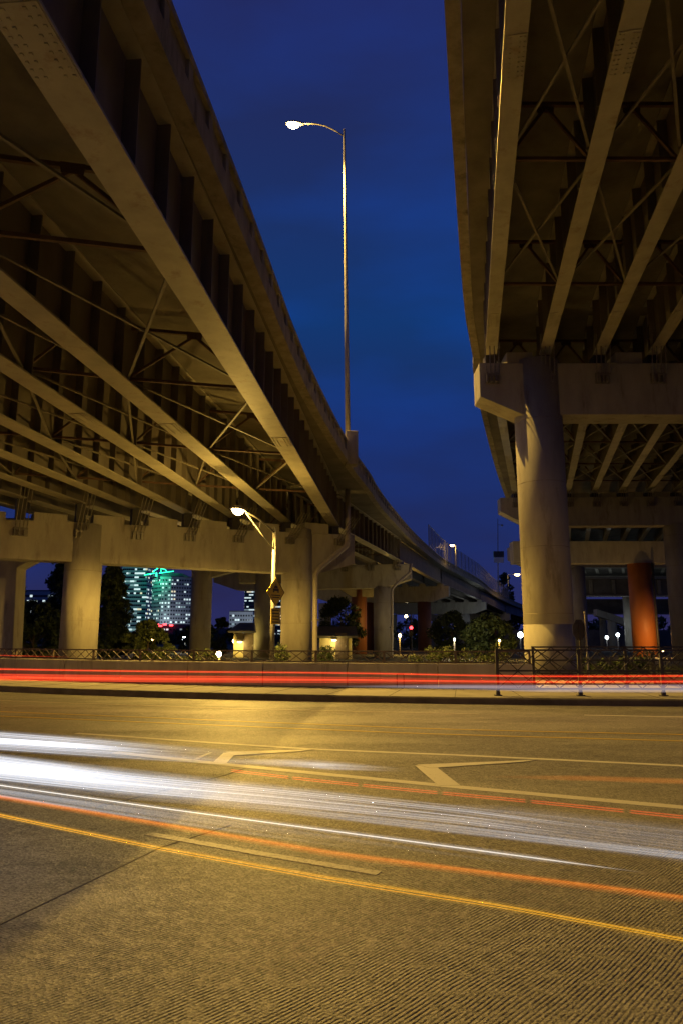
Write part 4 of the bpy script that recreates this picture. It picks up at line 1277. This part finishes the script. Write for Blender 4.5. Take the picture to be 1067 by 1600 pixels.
def foliage(name, V, n, mat, parent, loc):
    me = bpy.data.meshes.new(name)
    me.vertices.add(n * 4); me.loops.add(n * 4); me.polygons.add(n)
    me.vertices.foreach_set('co', (V - np.array(loc)[None]).astype(np.float32).ravel())
    me.loops.foreach_set('vertex_index', np.arange(n * 4, dtype=np.int32))
    me.polygons.foreach_set('loop_start', np.arange(0, n * 4, 4, dtype=np.int32))
    me.polygons.foreach_set('loop_total', np.full(n, 4, dtype=np.int32))
    me.update(); me.validate()
    me.materials.append(mat)
    o = bpy.data.objects.new(name, me)
    return reg(o, parent, loc)
def tree(label, px, Y, ytop, wpx, seed, mat='leaf', leaf=0.16, per=70, ncl=70, crown_lo=0.22, conic=0.0, group=None, name='tree'):
    r_ = random.Random(seed)
    top = D(px, ytop, Y); h = top[2]; x = top[0]; w = wpx * Y / CAM_F / 2
    o = thing(name, (x, Y, -0.06), label, 'tree', group)
    tr = MB()
    tr.tube([(x, Y, -0.1), (x + r_.uniform(-.1, .1), Y, h * 0.3), (x + r_.uniform(-.3, .3), Y, h * 0.62), (x, Y, h * 0.93)], [h * 0.028, h * 0.020, h * 0.012, 0.02], 8)
    clumps = []
    for i in range(ncl):
        t = r_.uniform(crown_lo, 0.97)
        prof = (1 - conic) * math.sin(PI * min(1, (t - crown_lo) / (1 - crown_lo) * 0.82 + 0.14)) + conic * (1.08 - t)
        a = r_.uniform(0, 2 * PI); rr = w * max(0.1, prof) * (r_.uniform(0.1, 1.0) ** 0.5)
        c = (x + math.cos(a) * rr, Y + math.sin(a) * rr * 0.8, t * h)
        clumps.append((c, r_.uniform(0.10, 0.20) * (w + h * 0.2)))
        if i % 4 == 0:
            tr.tube([(x, Y, max(0.2, c[2] - rr * 0.8)), ((x + c[0]) / 2, (Y + c[1]) / 2, c[2] - rr * 0.3), c], [h * 0.008, h * 0.005, 0.01], 5)
    tr.build('trunk', M['bark'], o, smooth=True)
    V, n = leaf_cloud(clumps, leaf, per, seed)
    foliage('crown', V, n, M[mat], o, WL[o.name])
    return o
tree('dark tree between the far left frame and the second round column', 22, 62, 868, 46, 1, conic=0.4, ncl=70)
tree('slim dark tree hard against the far left frame', 32, 50, 866, 22, 31, conic=0.2, ncl=60, crown_lo=0.03)
tree('dark tree just right of the second round column', 176, 52, 880, 34, 32, conic=0.1, ncl=90, crown_lo=0.03)
tree('tall dark tree left of the second round column', 100, 58, 862, 60, 2, conic=0.5, ncl=110, crown_lo=0.08)
tree('low dark tree hiding the hillside building', 58, 54, 940, 90, 3, ncl=80, crown_lo=0.05)
tree('broad dark tree in front of the teal tower', 180, 56, 886, 66, 4, conic=0.55, ncl=130, crown_lo=0.06)
tree('low olive tree in front of the green-topped tower', 232, 50, 972, 66, 5, 'leaf2', ncl=60, crown_lo=0.05)
tree('low dark tree beside the greenish white lamp', 305, 70, 978, 60, 6, ncl=50, crown_lo=0.05)
tree('low dark tree between the columns by the small office block', 345, 74, 966, 44, 7, ncl=40, crown_lo=0.05)
tree('rounded tree behind the yellow-lit shed', 530, 76, 936, 76, 8, 'leaf', ncl=90, crown_lo=0.1)
tree('dark tree behind the second viaduct pier', 640, 130, 965, 60, 9, ncl=50, crown_lo=0.05)
tree('bushy tree left of the dim far pier', 705, 72, 958, 70, 10, 'leaf', ncl=80, crown_lo=0.03)
tree('dark olive bushy tree right of the bushes under the ramp', 762, 64, 962, 84, 11, 'leaf', ncl=110, crown_lo=0.03)
tree('small dark tree high beyond the far ramp', 785, 190, 893, 26, 12, ncl=40, leaf=0.4, crown_lo=0.3)
# wooded horizon, one mass far off
rg2 = np.random.default_rng(77)
cl_ = []
for i in range(330):
    xx_ = rg2.uniform(-330, 330); yy_ = 250 + rg2.uniform(-14, 22)
    hh_ = 5.5 + 3.0 * math.sin(xx_ * 0.031) + 2.0 * math.sin(xx_ * 0.11 + 1) + (3 if xx_ > 60 else 0)
    cl_.append(((xx_, yy_, rg2.uniform(0.1, 0.9) * hh_), rg2.uniform(2.2, 4.2)))
V_, n_ = leaf_cloud(cl_, 0.75, 150, 78)
tl_ = foliage('treeline', V_, n_, M['leaf'], None, (0, 0, 0))
tag(tl_, 'dark wooded skyline far behind the street', 'trees', kind='stuff')
def shrub(label, px, Y, ytop, wpx, seed, mat='leaf2', group='shrubs behind the barrier wall'):
    r_ = random.Random(seed)
    h = D(px, ytop, Y)[2]; x = D(px, ytop, Y)[0]; w = wpx * Y / CAM_F / 2
    o = thing('shrub', (x, Y, -0.06), label, 'shrub', group)
    tr = MB(); cl = []
    for i in range(22):
        a = r_.uniform(0, 2 * PI); rr = w * r_.uniform(0.1, 1) ** 0.6
        c = (x + math.cos(a) * rr, Y + math.sin(a) * rr * 0.7, h * r_.uniform(0.15, 0.9) * (1 - 0.3 * rr / w))
        cl.append((c, r_.uniform(0.16, 0.34)))
        if i % 3 == 0: tr.tube([(x + (c[0] - x) * 0.2, Y, 0), c], [0.025, 0.008], 5)
    tr.build('stem', M['bark'], o)
    V, n = leaf_cloud(cl, 0.055, 60, seed)
    foliage('leaves', V, n, M[mat], o, WL[o.name])
shrub('small bright shrub at the foot of the short lamp post', 439, 33, 1003, 20, 21, 'leaf2')
shrub('shrub at the left edge of the yellow-lit shed', 508, 38, 1002, 26, 22, 'leaf')
shrub('spreading shrub below the third viaduct pier', 668, 34, 1000, 50, 23)
shrub('spreading shrub below the bushy tree', 715, 33, 1000, 64, 24)
shrub('spreading shrub nearest the big column', 772, 32, 996, 70, 25)
shrub('shrub in front of the dark low tree, near the warm low lamp', 318, 36, 1008, 44, 26)
shrub('sparse shrub under the green-topped tower', 262, 38, 1006, 54, 27)
shrub('shrub beside the striped sign post', 930, 30, 1012, 60, 28, 'leaf')
shrub('shrub at the foot of the orange column', 985, 30, 1014, 50, 29, 'leaf')
# grass strip behind the wall
rg = np.random.default_rng(5)
n = 26000
wl = [p for p in wall_line if -20 < p.x < 30]
X = rg.uniform(-18, 22, n); Yg = 22.5 + rg.uniform(0, 12, n) + np.where(X < 0, -X * 0.28, 0)
hh = rg.uniform(0.08, 0.30, n); a = rg.uniform(0, 2 * np.pi, n)
keep = np.ones(n, bool); keep &= ~((X > 5.0) & (Yg < 29))
X, Yg, hh, a = X[keep], Yg[keep], hh[keep], a[keep]; n = len(X)
z0 = np.where((X > 5.3) & (Yg < 40), 0.145, -0.06)
P0 = np.stack([X - 0.012 * np.cos(a), Yg - 0.012 * np.sin(a), z0], 1); P1 = np.stack([X + 0.012 * np.cos(a), Yg + 0.012 * np.sin(a), z0], 1)
P2 = np.stack([X + 0.004 + 0.08 * np.sin(a), Yg, z0 + hh], 1); P3 = np.stack([X - 0.004 + 0.08 * np.sin(a), Yg, z0 + hh], 1)
go = foliage('grass', np.stack([P0, P1, P2, P3], 1).reshape(-1, 3), n, M['leaf3'], None, (0, 0, 0))
tag(go, 'rough dark grass behind the barrier wall', 'grass', kind='stuff')

# ================================================================== TRAFFIC LIGHT TRAILS
# glowing air over the lanes, at the height of the lamps that drew it: round strands that only give off light
_gl = {}
def glow(col, s_):
    key = (col, round(s_, 2))
    if key in _gl: return _gl[key]
    m = bpy.data.materials.new('light_strand')
    m.use_nodes = True
    nt = m.node_tree; nt.nodes.clear()
    o = nt.nodes.new('ShaderNodeOutputMaterial'); e = nt.nodes.new('ShaderNodeEmission')
    e.inputs['Color'].default_value = (*col, 1); e.inputs['Strength'].default_value = s_
    nt.links.new(e.outputs[0], o.inputs['Volume'])
    _gl[key] = m
    return m
WHITE = (0.84, 0.89, 1.0); WARMW = (1.0, 0.95, 0.88); RED = (1.0, 0.055, 0.015); DRED = (0.85, 0.03, 0.012)
ORANGE = (1.0, 0.22, 0.01); AMBER = (1.0, 0.45, 0.01); PINK = (0.80, 0.66, 0.72)
def trail(label, top, bot, layers, col, z=None, seed=1, group='vehicle light trails', seg=22):
    """layers: (count, radius, peak radiance, shortest end, first start) of strands between two edge lines"""
    r_ = random.Random(seed)
    P = (lambda q: Vector(G(q[0], q[1], z))) if z is not None else (lambda q: Vector(D(*q)))
    A = crom([P(p) for p in top], 0.6); B = crom([P(p) for p in bot], 0.6)
    LA, LB = length(A), length(B)
    root = None
    for li, (n, rad, peak, e0, s0_) in enumerate(layers):
        m = MB()
        for i in range(n):
            f = (i + r_.uniform(0.2, 0.8)) / n
            e = e0 + (1 - e0) * r_.random() if e0 < 1 else 1.0
            st_ = s0_ * r_.random()
            ri = rad * r_.uniform(0.75, 1.25)
            pts = []; rr = []
            for k in range(seg + 1):
                t = st_ + (e - st_) * k / seg
                q = along(A, LA * t)[0].lerp(along(B, LB * t)[0], f)
                pts.append(tuple(q + Vector((0, 0, 0.0007 * ((i * 7) % 5)))))
                u = k / seg
                tp = 1.0
                if e0 < 1: tp *= min(1.0, (1 - u) / (0.55 if e0 < 0.9 else 0.10)) ** 0.8
                if s0_ > 0: tp *= min(1.0, u / 0.35) ** 0.8
                rr.append(max(0.0002, ri * tp))
            if s0_ == 0 and top[0][0] < 0:                    # the lanes run on beyond the photograph
                d0 = (Vector(pts[0]) - Vector(pts[2])).normalized()
                pts.insert(0, tuple(Vector(pts[0]) + d0 * 14)); rr.insert(0, rr[0])
            if e0 == 1 and top[-1][0] > 1100:
                d1 = (Vector(pts[-1]) - Vector(pts[-3])).normalized()
                pts.append(tuple(Vector(pts[-1]) + d1 * 14)); rr.append(rr[-1])
            m.tube(pts, rr, 10)
        o = m.build('light_trail' if root is None else 'light_strand', glow(col, peak / (1.57 * rad)), root)
        if root is None:
            root = o; tag(o, label, 'light trail', group)
    return root
Z1 = 0.60
trail('upper soft white headlight trail ending beside the first chevron', [(-60, 1140), (150, 1156), (380, 1176), (600, 1192)], [(-60, 1168), (150, 1182), (380, 1196), (600, 1203)],
      [(6, 0.034, 0.075, 0.6, 0), (9, 0.012, 0.10, 0.4, 0), (9, 0.003, 0.22, 0.4, 0)], WHITE, z=Z1, seed=1)
trail('fine bright core of the upper white headlight trail', [(-60, 1150), (150, 1163), (330, 1179)], [(-60, 1158), (150, 1171), (330, 1184)],
      [(3, 0.020, 0.25, 0.7, 0), (4, 0.006, 0.3, 0.5, 0)], WHITE, z=Z1, seed=2)
trail('short pale trail stub between the two chevrons', [(350, 1184), (520, 1192), (665, 1203)], [(350, 1192), (520, 1202), (665, 1207)],
      [(3, 0.022, 0.09, 0.8, 0.3), (5, 0.006, 0.10, 0.6, 0.5)], WHITE, z=Z1, seed=3)
trail('broad white headlight trail sweeping along the middle lane', [(-60, 1174), (200, 1206), (450, 1230), (720, 1258), (1000, 1296)], [(-60, 1212), (200, 1240), (450, 1262), (720, 1290), (1000, 1326)],
      [(7, 0.038, 0.052, 0.8, 0), (6, 0.030, 0.055, 0.35, 0), (12, 0.012, 0.075, 0.4, 0), (16, 0.0035, 0.16, 0.4, 0), (8, 0.0026, 0.22, 0.9, 0)], WHITE, z=Z1, seed=4)
trail('bright core of the broad white trail at the left', [(-60, 1184), (140, 1206), (420, 1238)], [(-60, 1203), (140, 1223), (420, 1250)],
      [(3, 0.024, 0.08, 0.7, 0), (8, 0.005, 0.24, 0.45, 0)], WHITE, z=Z1, seed=5)
trail('pale grey trail continuing to the right edge', [(180, 1238), (450, 1262), (700, 1288), (1120, 1338)], [(180, 1248), (450, 1272), (700, 1302), (1120, 1350)],
      [(2, 0.016, 0.025, 1, 0.3), (8, 0.0028, 0.085, 1, 0.3)], WHITE, z=Z1, seed=6)
trail('single bright white thread ending near the right edge', [(-60, 1218), (250, 1262), (640, 1314), (1042, 1368)], [(-60, 1219), (250, 1263), (640, 1315), (1042, 1369)],
      [(1, 0.0038, 0.75, 0.985, 0), (1, 0.014, 0.10, 0.95, 0)], WARMW, z=0.55, seed=7)
trail('faint pale threads under the bright white thread', [(-60, 1224), (250, 1268), (640, 1324), (940, 1368)], [(-60, 1236), (250, 1284), (640, 1340), (940, 1376)],
      [(3, 0.016, 0.05, 0.6, 0), (8, 0.0025, 0.09, 0.5, 0)], WHITE, z=0.55, seed=8)
trail('faint grey veil over the right part of the middle lane', [(450, 1238), (800, 1266), (1120, 1302)], [(450, 1262), (800, 1304), (1120, 1350)],
      [(7, 0.034, 0.018, 1, 0.5), (9, 0.0026, 0.06, 1, 0.4)], WHITE, z=Z1, seed=18)
trail('orange trail crossing the foreground above the amber one', [(-60, 1232), (250, 1284), (533, 1331), (800, 1365), (1120, 1405)], [(-60, 1238), (250, 1291), (533, 1340), (800, 1373), (1120, 1414)],
      [(2, 0.013, 0.10, 1, 0), (4, 0.003, 0.17, 1, 0)], ORANGE, z=0.5, seed=9)
trail('faint orange ghost lane above the thick white line at the right', [(700, 1208), (900, 1213), (1120, 1220)], [(700, 1214), (900, 1219), (1120, 1226)],
      [(3, 0.016, 0.05, 1, 0.4)], ORANGE, z=0.5, seed=19)
trail('amber turn-signal trail nearest the camera', [(-60, 1258), (250, 1322), (530, 1371), (800, 1415), (1120, 1474)], [(-60, 1264), (250, 1329), (530, 1381), (800, 1423), (1120, 1482)],
      [(2, 0.014, 0.055, 1, 0), (3, 0.0018, 0.36, 1, 0)], AMBER, z=0.45, seed=10)
dl = [(360, 1205), (450, 1216), (600, 1232), (860, 1257), (1120, 1284), (1300, 1302)]
base_l = crom([Vector(G(a, b, 0.45)) for a, b in dl], 0.3)
m = MB(); Ld = length(base_l); s = 0.0
while s < Ld - 0.62:
    for dz in (0.0, 0.013):
        m.tube([tuple(along(base_l, s + t_)[0] + Vector((0, 0, dz))) for t_ in (0.0, 0.02, 0.30, 0.57, 0.59)], [0.0005, 0.0042, 0.0042, 0.0042, 0.0005], 8)
    s += 0.605
tag(m.build('light_trail', glow(RED, 0.36 / 0.0066)), 'red trail broken into long dashes just below the thick white line', 'light trail', 'vehicle light trails')
def FY(x): return 16.9 - 0.0024 * x if x > 0 else 16.9 - 0.006 * x
def far_pts(y0, y1):
    return [(-60, y0 - 1.5, FY(-60) + 0.4), (200, (y0 * 0.75 + y1 * 0.25), FY(200)), (550, (y0 + y1) / 2 + 0.6, FY(550)), (820, y1, FY(820)), (1120, y1 - 0.5, FY(1120))]
trail('thick red band of tail lamps in the far lane', far_pts(1053, 1060), far_pts(1064, 1070), [(2, 0.045, 0.20, 0.6, 0), (6, 0.011, 0.34, 0.4, 0)], RED, seed=11)
trail('thin upper red line of tail lamps across the far lane', far_pts(1045.5, 1056), far_pts(1046.5, 1057), [(1, 0.013, 0.70, 1, 0), (1, 0.04, 0.12, 1, 0)], RED, seed=12)
trail('thin lower red line of tail lamps across the far lane', far_pts(1058, 1064.5), far_pts(1060, 1066.5), [(2, 0.012, 0.65, 1, 0), (1, 0.05, 0.09, 1, 0)], RED, seed=13)
trail('dim deep red veil between the two red lines', far_pts(1050, 1058), far_pts(1064, 1073), [(4, 0.050, 0.045, 1, 0)], DRED, seed=14)
trail('pinkish white band below the red lines at the right', [(500, 1072, FY(500)), (820, 1072, FY(820)), (1120, 1071, FY(1120))], [(500, 1073, FY(500)), (820, 1078, FY(820)), (1120, 1079, FY(1120))],
      [(3, 0.045, 0.20, 1, 0.5), (3, 0.012, 0.12, 1, 0.5)], PINK, seed=15)
trail('faint red thread behind the wall-top rail at the far left', [(-60, 1022, 24.5), (60, 1025, 24.5), (150, 1027, 24.5)], [(-60, 1023, 24.5), (60, 1026, 24.5), (150, 1028, 24.5)], [(1, 0.016, 0.45, 0.8, 0)], RED, seed=16)
